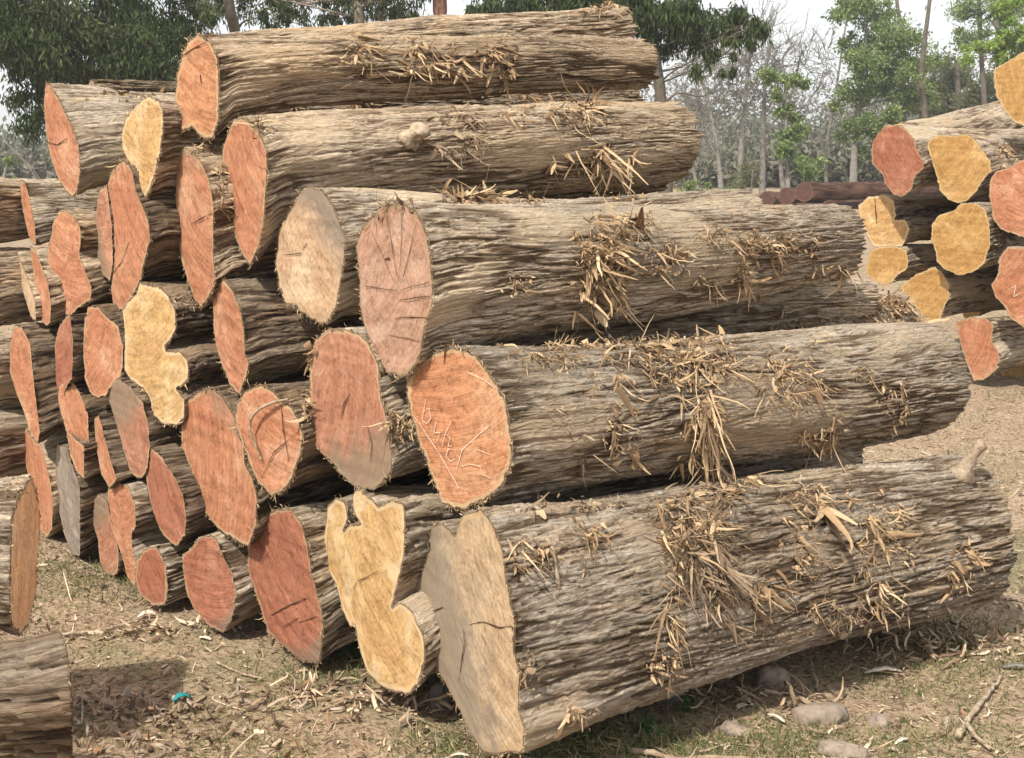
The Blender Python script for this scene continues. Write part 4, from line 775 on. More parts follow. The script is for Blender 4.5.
stub('RK', 917, 112, (-.2, -.3, .8), .14, .06, .05, 'short sawn branch stub', mat=FACE['honey'] if False else plain('sawn_stub', (.55, .33, .16), (.45, .25, .12), 30))
def strip(key, pts, label, w=.006, lift=.02):
    d = LOGS[key]; Q = []
    for i, (x, y) in enumerate(pts):
        r = ray(x, y); s = ((d['C'] - CAM) @ d['nc']) / (r @ d['nc']); Q.append(CAM + r * s - d['ax'] * (.008 + lift * math.sin(math.pi * i / (len(pts) - 1))))
    Q = np.array(Q); t = np.linspace(0, len(Q) - 1, 40); Q = np.stack([np.interp(t, range(len(Q)), Q[:, i]) for i in range(3)], 1)
    for _ in range(4): Q[1:-1] = (Q[:-2] + 2 * Q[1:-1] + Q[2:]) / 4
    V, F, F3 = tube(Q, np.interp(np.linspace(0, 1, 40), [0, .3, 1], [w * .8, w, w * .5]), 7, d['rng'], .05)
    o = mesh_obj('peeled_strip', V, F, STUB, d['e'], True, None, F3); o['label'] = label
strip('AA', [(290, 399), (276, 402), (264, 409), (257, 420), (257, 432), (261, 446), (264, 460)], 'curved pale strip of peeled bark across the cut end', .0052)
# ------------------------------------------------------------------ ground litter
def in_view(P, m=40):
    d = P - CAM; f = d[:, 1] * math.cos(TH) - d[:, 2] * math.sin(TH); u = d[:, 1] * math.sin(TH) + d[:, 2] * math.cos(TH)
    x = 512 + FPX * d[:, 0] / f; y = 379 - FPX * u / f
    return (f > .5) & (x > -m) & (x < 1024 + m) & (y < 758 + m) & (y > 0)
def scatter(n, rng, y0=2.7, y1=13.0, clump=None):
    """points on the ground in front of the camera, denser near it"""
    out = []
    while sum(map(len, out)) < n:
        y = y0 + (y1 - y0) * rng.random(n * 2)**1.7; x = (rng.random(n * 2) - .5) * y * .95
        P = np.stack([x, y, ground_z(x, y)], 1); P = P[in_view(P)]
        if clump is not None: P = P[clump(P, rng)]
        out.append(P)
    return np.concatenate(out)[:n]
LIT = var_mat('dry_litter', [(.13, .085, .055), (.20, .135, .09), (.27, .19, .125), (.36, .26, .17), (.46, .34, .22), (.62, .50, .36)], .9)
LEAFM = var_mat('dead_leaves', [(.12, .085, .06), (.20, .14, .095), (.30, .23, .17), (.40, .33, .26), (.27, .16, .09)], .75)
GRASS = var_mat('ground_grass', [(.075, .10, .035), (.12, .145, .055), (.20, .20, .09), (.33, .28, .14)], .8)
rg = np.random.default_rng(5)
def litter(name, n, L, W, seg, curl, mat, label_kind='stuff', clump=None, up=.12, taper=True, bow=.25, y1=13.0, gravity=.3):
    P = scatter(n, rg, y1=y1, clump=clump); a = rg.random(n) * 6.28
    D = np.stack([np.cos(a), np.sin(a), rg.random(n) * up], 1); NN = np.tile([0, 0, 1.0], (n, 1)) + rg.normal(0, .25, (n, 3)); NN /= np.linalg.norm(NN, axis=1, keepdims=True)
    V, F, rv = ribbons(P + np.array([0, 0, .004]), D, NN, L * rg.lognormal(0, .5, n), W * rg.lognormal(0, .4, n), seg, rg, curl, grav=gravity, bow=bow, taper=taper)
    tag(mesh_obj(name, V, F, mat, None, True, {'rv': rv}), kind='stuff')
def patchy(seed, thr, sc=1.2):
    return lambda P, r: fbm2(P[:, 0] * sc, P[:, 1] * sc, seed, 3) + r.normal(0, .12, len(P)) > thr
litter('bark_litter', 2600, .036, .0055, 5, 1.0, LIT)
litter('fine_litter', 9000, .022, .004, 2, .5, LIT, up=.3)
litter('wood_chips', 900, .020, .010, 3, .6, LIT, taper=False, clump=patchy(91, .05))
litter('fallen_leaves', 1500, .034, .010, 5, 1.0, LEAFM, taper=False, bow=.5, clump=patchy(77, .0, .7))
litter('fallen_twigs', 750, .10, .004, 6, .5, LIT, bow=.6, taper=False, up=.05, gravity=.1)
def grass():
    n = 50000; P = scatter(n, rg, clump=patchy(45, .06, 1.6)); a = rg.random(n) * 6.28
    D = np.stack([np.cos(a) * .7, np.sin(a) * .7, np.ones(n)], 1); NN = np.stack([np.sin(a), -np.cos(a), np.zeros(n)], 1)
    V, F, rv = ribbons(P - np.array([0, 0, .002]), D, NN, .022 * rg.lognormal(0, .4, n), np.full(n, .0028), 2, rg, .6, grav=.5)
    tag(mesh_obj('grass', V, F, GRASS, None, True, {'rv': rv}), kind='stuff')
grass()
def grass_tuft_patch(x, y, sx, sy, n):
    p = on_ground(x, y); X = rg.normal(p[0], sx, n); Y = rg.normal(p[1], sy, n); P = np.stack([X, Y, ground_z(X, Y) - .002], 1); a = rg.random(n) * 6.28
    D = np.stack([np.cos(a) * .7, np.sin(a) * .7, np.ones(n)], 1); NN = np.stack([np.sin(a), -np.cos(a), np.zeros(n)], 1)
    V, F, rv = ribbons(P, D, NN, .03 * rg.lognormal(0, .4, n), np.full(n, .0032), 2, rg, .6, grav=.5)
    tag(mesh_obj('grass', V, F, GRASS, None, True, {'rv': rv}), kind='stuff')
for g in [(75, 575, .30, .22, 3000), (330, 665, .16, .08, 900), (470, 735, .14, .06, 900), (640, 735, .30, .06, 1800), (860, 735, .35, .08, 1800), (980, 640, .2, .25, 1500)]: grass_tuft_patch(*g)
def leafy_pile(name, cx, cy, sx, sy, n, L, W, label):
    x = rg.normal(cx, sx, n); y = rg.normal(cy, sy, n); P = np.stack([x, y, ground_z(x, y) + rg.random(n) * .02], 1); a = rg.random(n) * 6.28
    D = np.stack([np.cos(a), np.sin(a), rg.random(n) * .4], 1); NN = np.tile([0, 0, 1.0], (n, 1)) + rg.normal(0, .4, (n, 3)); NN /= np.linalg.norm(NN, axis=1, keepdims=True)
    V, F, rv = ribbons(P, D, NN, L * rg.lognormal(0, .4, n), W * rg.lognormal(0, .4, n), 5, rg, 1.2, grav=.3, bow=.5, taper=False)
    tag(mesh_obj(name, V, F, LEAFM if 'leaves' in name else LIT, None, True, {'rv': rv}), kind='stuff')
p = on_ground(150, 712); leafy_pile('fallen_leaves', p[0], p[1], .24, .14, 330, .040, .011, '')
for (x, y, sx, sy, n) in [(905, 640, .12, .07, 160), (960, 632, .1, .05, 120), (730, 690, .15, .05, 120), (430, 705, .12, .05, 90), (180, 625, .2, .04, 90), (340, 690, .15, .05, 80)]:
    p = on_ground(x, y); leafy_pile('bark_litter', p[0], p[1], sx, sy, n, .055, .008, '')
# stones
STONE = plain('field_stone', (.31, .25, .20), (.21, .165, .13), 30, .95, 1.0)
DSTONE = plain('dark_stone', (.14, .125, .12), (.21, .19, .175), 14, .9, .6)
def rock(x, y, wpx, hgt, label, mat=STONE, seed=0, sink=.35, asp=.75):
    p = on_ground(x, y); t = p[1]; r = wpx / 2 * t / FPX; rng = np.random.default_rng(seed)
    n, m = 22, 12; V = []
    for j in range(m + 1):
        ph = math.pi * j / m
        for i in range(n):
            a = 2 * math.pi * i / n; v = np.array([math.sin(ph) * math.cos(a), math.sin(ph) * math.sin(a), math.cos(ph)])
            k = 1 + .22 * math.sin(2 * a + seed) * math.sin(ph) + .12 * math.sin(5 * a + seed * 2 + 3 * ph) * math.sin(ph) + rng.normal(0, .02)
            V.append(v * k)
    V = np.array(V); V = np.sign(V) * np.abs(V)**.85 * np.array([r, r * asp, hgt]); V += [p[0], p[1], gz(p[0], p[1]) + hgt * (1 - 2 * sink)]
    i = np.arange(m)[:, None] * n; j = np.arange(n)[None]; F = np.stack([i + j, i + n + j, i + n + (j + 1) % n, i + (j + 1) % n], -1).reshape(-1, 4)
    tag(mesh_obj('stone', V, F, mat), label, 'stone', 'stones on the ground')
rock(820, 712, 52, .035, 'largest flat pinkish stone on the dirt in front of the hugest log', seed=1)
rock(773, 676, 30, .05, 'rounded grey stone tucked under the shaded edge of the hugest log', seed=2)
rock(842, 746, 48, .025, 'flat stone half sunk in the dirt at the bottom edge right of centre', seed=3, sink=.45)
rock(735, 722, 34, .02, 'flat brown stone left of the largest flat one', seed=4, sink=.45)
rock(878, 712, 30, .02, 'small sunken stone right of the largest flat one', seed=5, sink=.45)
rock(440, 700, 22, .06, 'dark stone between the yellow three-lobed log end and the hugest log', DSTONE, 6)
rock(428, 676, 16, .06, 'small dark stone behind the other dark stone by the yellow log end', DSTONE, 7)
rock(672, 690, 20, .03, 'small dark stone in the shadow beneath the hugest log', DSTONE, 8)
PALE = plain('pale_chip', (.72, .64, .52), (.58, .48, .36), 40)
def chip(x, y, wpx, lab, ang=0., asp=.35, mat=PALE, name='wood_chip', cat='wood chip', arch=.25):
    p = on_ground(x, y); r = wpx / 2 * p[1] / FPX; z0 = gz(p[0], p[1]) + .006; n = 12; rng = np.random.default_rng(int(x * 7 + y))
    top = []; 
    for i in range(n + 1):
        s = -1 + 2 * i / n; w = asp * math.sqrt(max(0.02, 1 - s * s)) * (1 + rng.normal(0, .12))
        top.append([(s, -w), (s, 0), (s, w)])
    top = np.array(top) * r; ca, sa = math.cos(ang), math.sin(ang); X = top[..., 0] * ca - top[..., 1] * sa; Y = top[..., 0] * sa + top[..., 1] * ca
    Z = z0 + arch * r * (1 - (top[..., 0] / r)**2) + .02 * r * rng.normal(0, 1, top.shape[:2]); A = np.stack([p[0] + X, p[1] + Y, Z + .004], -1); Bm = A - [0, 0, .004]
    V = np.concatenate([A.reshape(-1, 3), Bm.reshape(-1, 3)]); F = []; k = (n + 1) * 3
    for i in range(n):
        for j in range(2):
            a = i * 3 + j; F.append((a, a + 3, a + 4, a + 1)); F.append((k + a, k + a + 1, k + a + 4, k + a + 3))
        F.append((i * 3, k + i * 3, k + i * 3 + 3, i * 3 + 3)); F.append((i * 3 + 2, i * 3 + 5, k + i * 3 + 5, k + i * 3 + 2))
    F.append((0, 1, k + 1, k)); F.append((1, 2, k + 2, k + 1)); e = n * 3; F.append((e, k + e, k + e + 1, e + 1)); F.append((e + 1, k + e + 1, k + e + 2, e + 2))
    tag(mesh_obj(name, V, np.array(F), mat), lab, cat, 'loose pieces on the ground')
chip(884, 661, 42, 'long pale wood chip on the dirt right of the largest flat stone', .1, .22)
chip(745, 699, 20, 'small white chip beside the rounded grey stone', .3, .4)
chip(776, 716, 24, 'pale pointed leaf-like chip left of the largest flat stone', -.9, .2)
chip(148, 612, 22, 'pale rounded chip at the foot of the smallest ground log', .2, .5, arch=.5)
chip(205, 634, 16, 'pale chip at the foot of the small rounded dark red log', -.4, .35)
chip(460, 745, 20, 'thin white chip at the bottom of the hugest log end', .0, .2)
chip(902, 735, 22, 'thin dark-edged chip near the bottom right stick', .6, .25)
chip(1018, 660, 30, 'dark brown bark flake at the right edge on the ground', -.1, .3, DSTONE, 'bark_flake', 'bark flake')
TEAL = plain('teal_plastic', (.02, .20, .21), (.03, .27, .27), 30, .5)
chip(182, 694, 20, 'crumpled teal plastic scrap on the dirt at lower left', .5, .5, TEAL, 'plastic_scrap', 'litter', arch=.6)
def stick(pts, r0, r1, label, mat=STUB, fork=None):
    Q = []
    for x, y in pts:
        p = on_ground(x, y); p[2] = gz(p[0], p[1]) + r0 * 1.05 + .004; Q.append(p)
    Q = np.array(Q); t = np.linspace(0, len(Q) - 1, 26); Q = np.stack([np.interp(t, range(len(Q)), Q[:, i]) for i in range(3)], 1)
    Q[1:-1] += rg.normal(0, r0 * .22, Q[1:-1].shape); B = Bag(); V, F, F3 = tube(Q, np.linspace(r0, r1, 26) * (1 + rg.normal(0, .08, 26)), 8, rg, .06); B.add(V, F, F3, .5)
    if fork:
        P2 = []
        for x, y in fork:
            p = on_ground(x, y); p[2] = gz(p[0], p[1]) + r0 + .004; P2.append(p)
        P2 = np.array(P2); t = np.linspace(0, len(P2) - 1, 12); P2 = np.stack([np.interp(t, range(len(P2)), P2[:, i]) for i in range(3)], 1)
        V, F, F3 = tube(P2, np.linspace(r0 * .7, r1, 12), 7, rg, .06); B.add(V, F, F3, .5)
    tag(B.build('stick', mat), label, 'stick', 'sticks on the ground')
DSTICK = plain('weathered_stick', (.34, .26, .18), (.22, .16, .11), 40)
stick([(958, 735), (972, 712), (985, 692), (1003, 670)], .011, .005, 'pale forked stick pointing away at the bottom right corner', fork=[(966, 722), (975, 735), (990, 748)])
stick([(628, 742), (680, 750), (740, 752), (790, 757), (840, 757)], .009, .006, 'long brown stick lying along the bottom edge below the hugest log', DSTICK)
stick([(322, 706), (350, 697), (382, 688)], .0045, .003, 'thin twig pointing at the foot of the yellow three-lobed log end', DSTICK)
stick([(340, 700), (368, 688), (398, 690)], .004, .003, 'thin twig crossing another beside the yellow three-lobed log end')
stick([(62, 628), (100, 624), (140, 617)], .006, .004, 'straight light stick left of the smallest ground log')
stick([(64, 545), (80, 556), (98, 568)], .005, .003, 'pale stick on the grass under the all-grey log end')
stick([(216, 656), (240, 668), (262, 676)], .0045, .003, 'short pale twig in the dirt below the small dark red log')
stick([(150, 690), (176, 676), (204, 672)], .0045, .002, 'curved pale twig just above the teal scrap')
stick([(700, 742), (730, 735), (752, 738)], .004, .002, 'small pale twig left of the sunken stone at the bottom')
stick([(905, 500), (940, 520), (1010, 540)], .005, .003, 'thin twig on open ground beyond the hugest log', DSTICK) if False else None
# small green weeds at the foot of the logs
WEED = var_mat('weed_leaves', [(.045, .10, .03), (.07, .14, .045), (.10, .18, .06)], .6, .25)
def weed(x, y, h, n, label, seed):
    p = on_ground(x, y); r = np.random.default_rng(seed); e = empty('weed', (p[0], p[1], gz(p[0], p[1]))); tag(e, label, 'weed', 'weeds at the foot of the logs')
    root = np.array([p[0], p[1], gz(p[0], p[1])]) + np.c_[r.normal(0, h * .25, (n, 2)), r.random(n) * h]
    a = r.random(n) * 6.28; D = np.stack([np.cos(a), np.sin(a), r.random(n) * .8], 1)
    V, F, rv = ribbons(root, D, np.tile([0, 0, 1.0], (n, 1)), np.full(n, h * .34), np.full(n, h * .22), 4, r, .5, bow=.2, taper=False)
    mesh_obj('foliage', V, F, WEED, e, True, {'rv': rv})
    B = Bag()
    for k in range(5):
        q = root[k]; V, F, F3 = tube(np.array([[p[0], p[1], root[:, 2].min() - .01], (q + [p[0], p[1], root[:, 2].min()]) / 2, q]), .002, 5); B.add(V, F, F3)
    B.build('stem', WEED, e)
weed(357, 652, .09, 26, 'small green weed under the yellow three-lobed log end', 1)
weed(728, 665, .05, 30, 'low green weed in the shade under the middle of the hugest log', 2)
weed(650, 722, .05, 36, 'low green weed in the shade under the left half of the hugest log', 3)
weed(690, 702, .05, 30, 'low green weed beside the small dark stone in the log shadow', 4)

# ------------------------------------------------------------------ trees
TRUNK = {'pale': plain('trunk_pale', (.30, .26, .21), (.19, .16, .13), 6), 'dark': plain('trunk_dark', (.085, .07, .055), (.14, .12, .095), 6),
         'red': plain('trunk_red', (.19, .10, .07), (.12, .065, .045), 6), 'grey': plain('trunk_grey', (.24, .225, .20), (.17, .155, .135), 6)}
LEAF = {'euc': var_mat('eucalypt_leaves', [(.022, .040, .015), (.04, .062, .022), (.065, .088, .032), (.12, .14, .055)], .6, .2),
        'green': var_mat('broad_leaves', [(.10, .155, .05), (.15, .215, .07), (.21, .28, .10), (.30, .36, .15)], .6, .3),
        'lime': var_mat('fresh_leaves', [(.17, .27, .05), (.25, .36, .08), (.33, .43, .11)], .6, .3),
        'far': var_mat('far_foliage', [(.13, .14, .10), (.18, .185, .13), (.23, .23, .17), (.20, .19, .155)], .8, .3),
        'olive': var_mat('olive_leaves', [(.10, .12, .05), (.15, .165, .075), (.20, .20, .10)], .7, .25)}
def leaves(P, D, L, W, rng):
    n = len(P); D = D / np.linalg.norm(D, axis=1, keepdims=True); s = np.cross(D, rng.normal(0, 1, (n, 3))); s /= np.linalg.norm(s, axis=1, keepdims=True); u = np.cross(s, D)
    L = L[:, None]; W = W[:, None]
    V = np.stack([P, P + D * L * .45 + s * W * .5 + u * W * .15, P + D * L, P + D * L * .45 - s * W * .5 + u * W * .15], 1).reshape(-1, 3)
    F = np.arange(4 * n).reshape(n, 4); return V, F, np.repeat(rng.random(n), 4)
def curve(a, b, rng, bend=.12, n=7, sag=0.0):
    a = np.asarray(a, float); b = np.asarray(b, float); L = np.linalg.norm(b - a); t = np.linspace(0, 1, n)[:, None]
    o1 = rng.normal(0, bend * L, 3); o2 = rng.normal(0, bend * L * .4, 3)
    return a + (b - a) * t + o1 * np.sin(t * math.pi) + o2 * np.sin(t * 2 * math.pi) + np.array([0, 0, sag * L]) * np.sin(t * math.pi)
def tree(name, label, t, trunk, blobs, leaf='euc', tmat='dark', lsize=.1, lasp=.25, hang=.8, per=60, seed=0, depth=None, spread=.35, group='trees behind the log piles', cat='tree', bare=0, twig=.012):
    """trunk: [(x, y, radius px)] bottom to top; blobs: [(x, y, rx, ry, clumps)]"""
    rng = np.random.default_rng(seed); k = t / FPX; B = Bag(); e_p = at(trunk[0][0], trunk[0][1], t); bx = [e_p[0], e_p[1] - 0.0]
    pts = [np.array([bx[0], bx[1], -.1])]; rad = [trunk[0][2] * k * 1.25]
    for x, y, r in trunk[1:] if trunk[0][1] > 190 else trunk:
        p = at(x, y, t); p[1] += rng.normal(0, .15); pts.append(p); rad.append(r * k)
    pts = np.array(pts); rad = np.array(rad); tt = np.linspace(0, len(pts) - 1, 24); P = np.stack([np.interp(tt, range(len(pts)), pts[:, i]) for i in range(3)], 1); Rr = np.interp(tt, range(len(pts)), rad)
    for _ in range(3): P[1:-1] = (P[:-2] + 2 * P[1:-1] + P[2:]) / 4
    e = empty(name, (bx[0], bx[1], 0)); tag(e, label, cat, group)
    V, F, F3 = tube(P, Rr * (1 + rng.normal(0, .04, 24)), 9, rng, .05); B.add(V, F, F3)
    Br = Bag(); LV = []; LF = []; LR = []; nv = 0
    for (x, y, rx, ry, nc) in blobs:
        c = at(x, y, t); c[1] += rng.normal(0, 1) * rx * k * .6
        cand = np.linalg.norm(P - c, axis=1) + np.maximum(0, P[:, 2] - c[2]) * 2; j = int(np.argmin(cand)); j = max(2, j - 1)
        lr = max(.02, min(Rr[j] * .5, rx * k * .06)); limb = curve(P[j], c, rng, .10, 8, .05); V, F, F3 = tube(limb, np.linspace(lr, lr * .35, 8), 6); Br.add(V, F, F3)
        for q in range(nc):
            g = rng.normal(0, 1, 3); g /= np.linalg.norm(g) + 1e-9; g *= rng.random()**.45
            cc = c + g * np.array([rx * k, max(rx, ry) * k * .9, ry * k]); s = limb[rng.integers(3, 8)]
            tw = curve(s, cc, rng, .12, 6, .04); V, F, F3 = tube(tw, np.linspace(lr * .35, twig * .5, 6), 4, cap=False); Br.add(V, F)
            if bare:
                for z in range(bare):
                    s2 = tw[rng.integers(2, 6)]; dd = (cc - s); dd /= np.linalg.norm(dd) + 1e-9; e2 = s2 + (dd + rng.normal(0, .6, 3) + [0, 0, .3]) * rx * k * (.25 + .3 * rng.random())
                    t2 = curve(s2, e2, rng, .1, 5); V, F, F3 = tube(t2, np.linspace(twig * .7, twig * .3, 5), 3, cap=False); Br.add(V, F)
                    for z2 in range(2):
                        s3 = t2[rng.integers(1, 5)]; e3 = s3 + ((e2 - s2) * .6 + rng.normal(0, .25, 3) * rx * k * .6); V, F, F3 = tube(curve(s3, e3, rng, .08, 4), np.linspace(twig * .45, twig * .25, 4), 3, cap=False); Br.add(V, F)
            if per:
                n = int(per * (.5 + rng.random())); R = spread * min(rx, ry) * k * (.6 + .8 * rng.random())
                o = rng.normal(0, .62, (n, 3)) * R * np.array([1, 1, .8]); o[:, 2] -= hang * R * np.abs(rng.normal(0, .8, n))
                D = rng.normal(0, .6, (n, 3)); D[:, 2] -= hang * 1.6
                V, F, rv = leaves(cc + o, D, lsize * rng.lognormal(0, .25, n), lsize * lasp * rng.lognormal(0, .25, n), rng)
                LV.append(V); LF.append(F + nv); LR.append(np.clip(rv * .7 + rng.random() * .3, 0, 1)); nv += len(V)
    B.build('trunk', TRUNK[tmat], e); Br.build('branches', TRUNK[tmat], e)
    if LV: mesh_obj('foliage', np.concatenate(LV), np.concatenate(LF), LEAF[leaf], e, False, {'rv': np.concatenate(LR)})
    return e
# dark eucalypts over the stack
tree('eucalyptus_tree', 'big dark drooping tree filling the top left corner', 20, [(138, 215, 9), (138, 90, 7), (130, 0, 6), (120, -90, 5)],
     [(40, 20, 46, 40, 34), (105, 10, 46, 40, 34), (165, 25, 38, 36, 26), (70, 62, 40, 26, 26), (120, 60, 44, 26, 26), (20, 75, 26, 30, 14), (30, -40, 60, 40, 24), (120, -50, 60, 40, 24), (35, 108, 24, 26, 10), (160, 62, 28, 22, 14), (195, 5, 20, 26, 9), (12, 45, 24, 26, 16), (50, 40, 40, 30, 20), (140, 40, 40, 30, 20), (90, 20, 60, 40, 24)], per=120, seed=1, lsize=.11)
tree('eucalyptus_tree', 'dark tree with paired pale trunks rising behind the topmost log', 23, [(362, 230, 7), (362, 60, 6), (358, 0, 5), (352, -80, 4)],
     [(250, -10, 36, 22, 14), (300, -14, 40, 24, 18), (345, -8, 34, 22, 16), (390, -6, 40, 24, 22), (405, 16, 22, 12, 9), (340, 14, 26, 10, 8), (290, 12, 26, 12, 8), (222, 8, 16, 20, 6)], per=70, seed=2, tmat='pale', lsize=.11)
tree('eucalyptus_tree', 'slim dark trunk with thin foliage left of the paired pale trunks', 21, [(240, 230, 7), (238, 60, 6), (232, 0, 5), (226, -80, 5)], [(215, -20, 30, 22, 10), (262, -22, 36, 22, 12), (270, 14, 14, 14, 4)], per=60, seed=3, tmat='dark', lsize=.11)
tree('eucalyptus_tree', 'tree with a reddish-brown trunk standing up behind the middle of the top logs', 22, [(441, 230, 8), (441, 60, 7.5), (440, 0, 7), (440, -80, 6)], [(470, -26, 30, 20, 10), (410, -30, 30, 20, 10)], per=60, seed=4, tmat='red', lsize=.11)
tree('eucalyptus_tree', 'pale leaning trunk with dark leaves close left of the paired trunks', 24, [(372, 230, 5), (378, 60, 5), (384, 0, 4), (388, -60, 4)], [(395, -30, 26, 18, 8)], per=60, seed=5, tmat='pale', lsize=.1)
tree('eucalyptus_tree', 'dark tree drooping leafy sprays over the right ends of the top logs', 21, [(668, 250, 7), (664, 110, 6), (652, 20, 5), (640, -60, 5)],
     [(520, -4, 40, 18, 20), (570, -8, 44, 20, 24), (620, -4, 44, 22, 26), (665, 8, 36, 24, 26), (700, 14, 32, 22, 20), (655, 36, 26, 18, 10), (738, 16, 20, 18, 10), (712, 44, 14, 20, 6), (748, 34, 10, 22, 4), (730, 56, 7, 26, 3), (690, 62, 10, 18, 3), (722, 80, 4, 18, 1), (760, 20, 12, 12, 3), (490, 6, 24, 12, 8)], per=120, seed=6, lsize=.12, hang=1.2)
tree('eucalyptus_tree', 'thin dark trunk seen just above the right end of the highest log', 25, [(596, 240, 4), (597, 60, 4), (600, 0, 4), (603, -60, 3)], [(600, -20, 30, 16, 8)], per=60, seed=7, lsize=.11)
tree('young_tree', 'little tree with three leaf clumps against the sky at far left', 30, [(2, 250, 2), (5, 200, 1.8), (8, 172, 1.4), (12, 162, 1)], [(13, 160, 8, 5, 5), (8, 184, 8, 5, 5), (6, 206, 10, 7, 8), (2, 214, 12, 6, 8)], leaf='green', per=26, seed=8, lsize=.14, lasp=.5, hang=.2, tmat='grey')
tree('bare_tree', 'leafless branch tree at far left behind the stack corner', 26, [(60, 240, 3), (52, 200, 2.2), (34, 172, 1.6), (8, 140, 1)], [(14, 150, 20, 14, 4), (40, 168, 18, 14, 5), (30, 185, 18, 12, 4)], per=0, bare=3, seed=9, tmat='grey', twig=.012)
# bare grey trees and pale green ones far behind
GB = 'bare grey trees beyond the stack'
for i, (tr, bl, lab) in enumerate([
 ([(722, 205, 4), (718, 150, 3.4), (706, 90, 2.5), (694, 50, 1.6)], [(700, 110, 30, 30, 16), (690, 70, 24, 30, 12), (716, 60, 26, 30, 12), (675, 150, 30, 22, 12)], 'leafless grey tree nearest the right ends of the stacked logs'),
 ([(738, 205, 4.5), (742, 140, 4), (748, 80, 3), (752, 30, 1.8)], [(742, 60, 30, 34, 18), (760, 40, 24, 28, 14), (728, 90, 26, 30, 12)], 'leafless grey tree with straight twin stems, second from the stack'),
 ([(762, 205, 4.5), (762, 140, 4), (764, 80, 2.8), (770, 30, 1.6)], [(775, 60, 26, 34, 16), (758, 90, 24, 28, 12), (784, 100, 20, 28, 10)], 'leafless grey tree in the middle of the bare group'),
 ([(784, 205, 4), (780, 160, 3), (790, 100, 2.4), (802, 50, 1.5)], [(800, 60, 22, 34, 14), (812, 100, 18, 30, 10), (786, 130, 22, 20, 8)], 'leafless grey tree with its stem bending right above the distant logs'),
 ([(700, 205, 3), (694, 170, 2.4), (684, 130, 1.8), (672, 100, 1.2)], [(670, 120, 26, 24, 12), (690, 150, 24, 20, 10)], 'low leafless grey tree just right of the second-row log end'),
 ([(826, 205, 3), (826, 150, 2.6), (836, 90, 2), (846, 20, 1.4)], [(828, 60, 20, 40, 12), (840, 110, 18, 26, 8)], 'leafless grey tree between the bare group and the pale green crown')]):
    tree('bare_tree', lab, 44 + i, [(a, b, c * .62) for a, b, c in tr], [(a, b, c, d, int(n * 1.3)) for a, b, c, d, n in bl], per=0, bare=4, seed=20 + i, tmat='grey', group=GB, twig=.021)
tree('young_tree', 'pale green slim tree with leaf tufts among the leafless trees', 40, [(788, 205, 2.5), (790, 160, 2), (786, 110, 1.5), (784, 75, 1)], [(768, 76, 9, 8, 8), (788, 80, 12, 7, 9), (806, 84, 7, 6, 5), (792, 112, 14, 8, 10), (788, 134, 12, 6, 8), (804, 128, 9, 6, 6), (785, 148, 13, 7, 9), (806, 166, 16, 10, 12), (775, 95, 8, 6, 4)], leaf='green', per=102, seed=30, lsize=0.107, lasp=.55, hang=.15, tmat='grey', spread=.5)
tree('broadleaf_tree', 'leafy green tree with a wide crown left of the right-hand pile', 46, [(852, 208, 3.6), (854, 150, 3.2), (860, 90, 2.8), (868, 30, 2)],
     [(872, 8, 34, 20, 20), (888, 40, 40, 24, 30), (868, 66, 34, 22, 24), (912, 62, 30, 24, 22), (888, 86, 36, 20, 22), (850, 96, 20, 20, 10), (912, 96, 26, 16, 12), (852, 46, 16, 18, 8), (848, 8, 16, 20, 8), (870, 118, 24, 12, 12), (850, 130, 16, 12, 8), (885, 135, 20, 10, 8), (862, 152, 16, 8, 6)], leaf='green', per=147, seed=31, lsize=0.118, lasp=.55, hang=.15, tmat='grey')
tree('broadleaf_tree', 'dark-stemmed leaning tree whose bare top forks above the green crown', 42, [(945, 230, 4), (930, 140, 3.6), (921, 80, 2.8), (926, 30, 2.2), (932, -10, 1.8)], [(905, 80, 14, 12, 3), (940, 60, 12, 14, 2)], leaf='green', per=114, seed=32, lsize=0.112, lasp=.55, hang=.15, tmat='dark')
tree('broadleaf_tree', 'bare-topped thin tree whose stem pokes out above the pale green crown', 48, [(905, 208, 3), (904, 100, 2.5), (900, 30, 2), (896, -10, 1.6)], [(902, 20, 8, 16, 2)], leaf='green', per=0, bare=2, seed=33, tmat='dark', twig=.03)
tree('broadleaf_tree', 'bright green tree above the highest log of the right-hand pile', 40, [(1010, 230, 3.5), (1008, 120, 3), (1004, 60, 2.5), (1000, 20, 2)],
     [(1006, 34, 28, 14, 20), (980, 52, 26, 14, 16), (1020, 56, 20, 14, 12), (1004, 10, 26, 14, 12)], leaf='lime', per=147, seed=34, lsize=0.112, lasp=.5, hang=.15, tmat='dark')
tree('broadleaf_tree', 'tall dark green tree behind the bright green one at the right edge', 50, [(985, 208, 5), (984, 120, 2.6), (982, 50, 2.2), (980, -10, 2.4)],
     [(976, 10, 28, 20, 20), (1006, -10, 26, 18, 14), (966, 36, 16, 18, 9), (1010, 12, 20, 14, 9)], leaf='green', per=147, seed=35, lsize=0.112, lasp=.5, hang=.15, tmat='dark')
tree('broadleaf_tree', 'hazy olive tree behind the rust-red and shield-shaped log ends', 54, [(960, 208, 4), (960, 150, 3.5), (958, 90, 3), (956, 60, 2)],
     [(950, 74, 28, 20, 18), (972, 92, 26, 18, 16), (940, 100, 24, 16, 14), (980, 70, 20, 16, 10), (935, 60, 14, 14, 6), (1000, 90, 20, 16, 10), (925, 112, 16, 10, 10), (955, 112, 24, 10, 12), (990, 108, 20, 10, 8)], leaf='olive', per=159, seed=36, lsize=0.123, lasp=.5, hang=.15, tmat='dark')
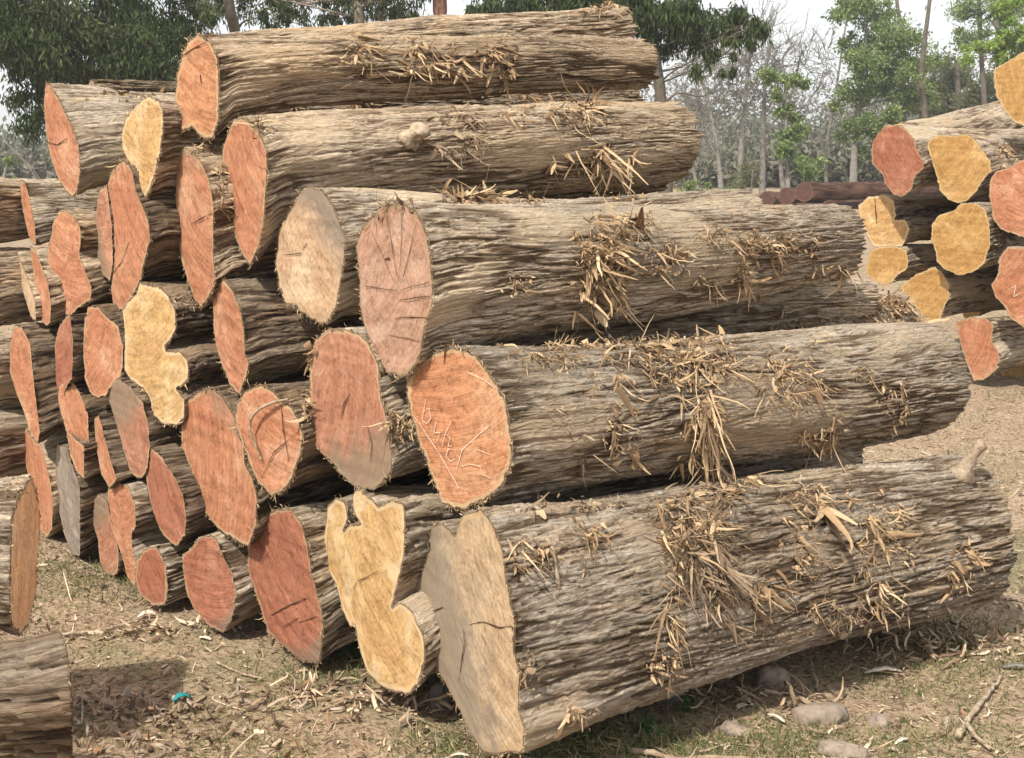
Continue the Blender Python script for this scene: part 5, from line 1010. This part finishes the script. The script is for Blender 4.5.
tree('shrub', 'low yellow-green shrub at the feet of the leafless trees', 42, [(752, 208, 1.5), (752, 190, 1.2), (752, 180, 1), (752, 170, .8)], [(750, 172, 16, 12, 14), (735, 188, 16, 8, 10)], leaf='olive', per=114, seed=37, lsize=0.073, lasp=.4, hang=.1, tmat='grey', cat='shrub')
tree('shrub', 'low green shrub right behind the right end of the second-row log', 40, [(705, 208, 1.5), (704, 198, 1.2), (703, 192, 1), (702, 188, .8)], [(705, 190, 18, 7, 12), (728, 194, 16, 6, 10), (690, 186, 12, 8, 8)], leaf='green', per=114, seed=38, lsize=0.073, lasp=.4, hang=.1, tmat='grey', cat='shrub')
# far woods that read as one mass
def far_woods():
    rng = np.random.default_rng(8); LV = []; LF = []; LR = []; nv = 0
    for i in range(480):
        t = 75 + 55 * rng.random(); x = (rng.random() - .5) * 1.15 * t; hgt = 2.2 + 6.5 * rng.random()**1.3
        px = 512 + x / t * FPX
        if px < 75 and i % 3: continue
        if 640 < px < 860 and i % 3 and rng.random() < .5: continue
        if i % 3 == 0: t = 58 + 14 * rng.random(); x = (px - 512) / FPX * t; hgt = 1.3 + 1.4 * rng.random()
        n = int(300 + 340 * rng.random()); c = np.array([x, t, hgt * .55]); o = rng.normal(0, .5, (n, 3)) * np.array([2.2, 2.2, hgt * .5]); P = c + o; P[:, 2] = np.abs(P[:, 2])
        V, F, rv = leaves(P, rng.normal(0, 1, (n, 3)), .34 * rng.lognormal(0, .3, n), .2 * np.ones(n), rng); LV.append(V); LF.append(F + nv); LR.append(rv); nv += len(V)
    tag(mesh_obj('distant_woods', np.concatenate(LV), np.concatenate(LF), LEAF['far'], None, False, {'rv': np.concatenate(LR)}), kind='stuff')
far_woods()
# ------------------------------------------------------------------ dusty air
def haze(dens):
    x, y0, y1, z0, z1 = 905, -900, 910, -1.5, 15
    V = [(-x, y0, z0), (x, y0, z0), (x, y1, z0), (-x, y1, z0), (-x, y0, z1), (x, y0, z1), (x, y1, z1), (-x, y1, z1)]
    F = [(0, 3, 2, 1), (4, 5, 6, 7), (0, 1, 5, 4), (1, 2, 6, 5), (2, 3, 7, 6), (3, 0, 4, 7)]
    m = bpy.data.materials.new('dusty_air'); m.use_nodes = True; nt = m.node_tree; nt.nodes.clear(); o = nt.nodes.new('ShaderNodeOutputMaterial'); v = nt.nodes.new('ShaderNodeVolumePrincipled')
    v.inputs['Color'].default_value = (.93, .95, .97, 1); v.inputs['Density'].default_value = dens; v.inputs['Anisotropy'].default_value = .3
    nt.links.new(v.outputs[0], o.inputs['Volume'])
    tag(mesh_obj('haze', V, F, m, None, False), kind='stuff')
haze(.0015)
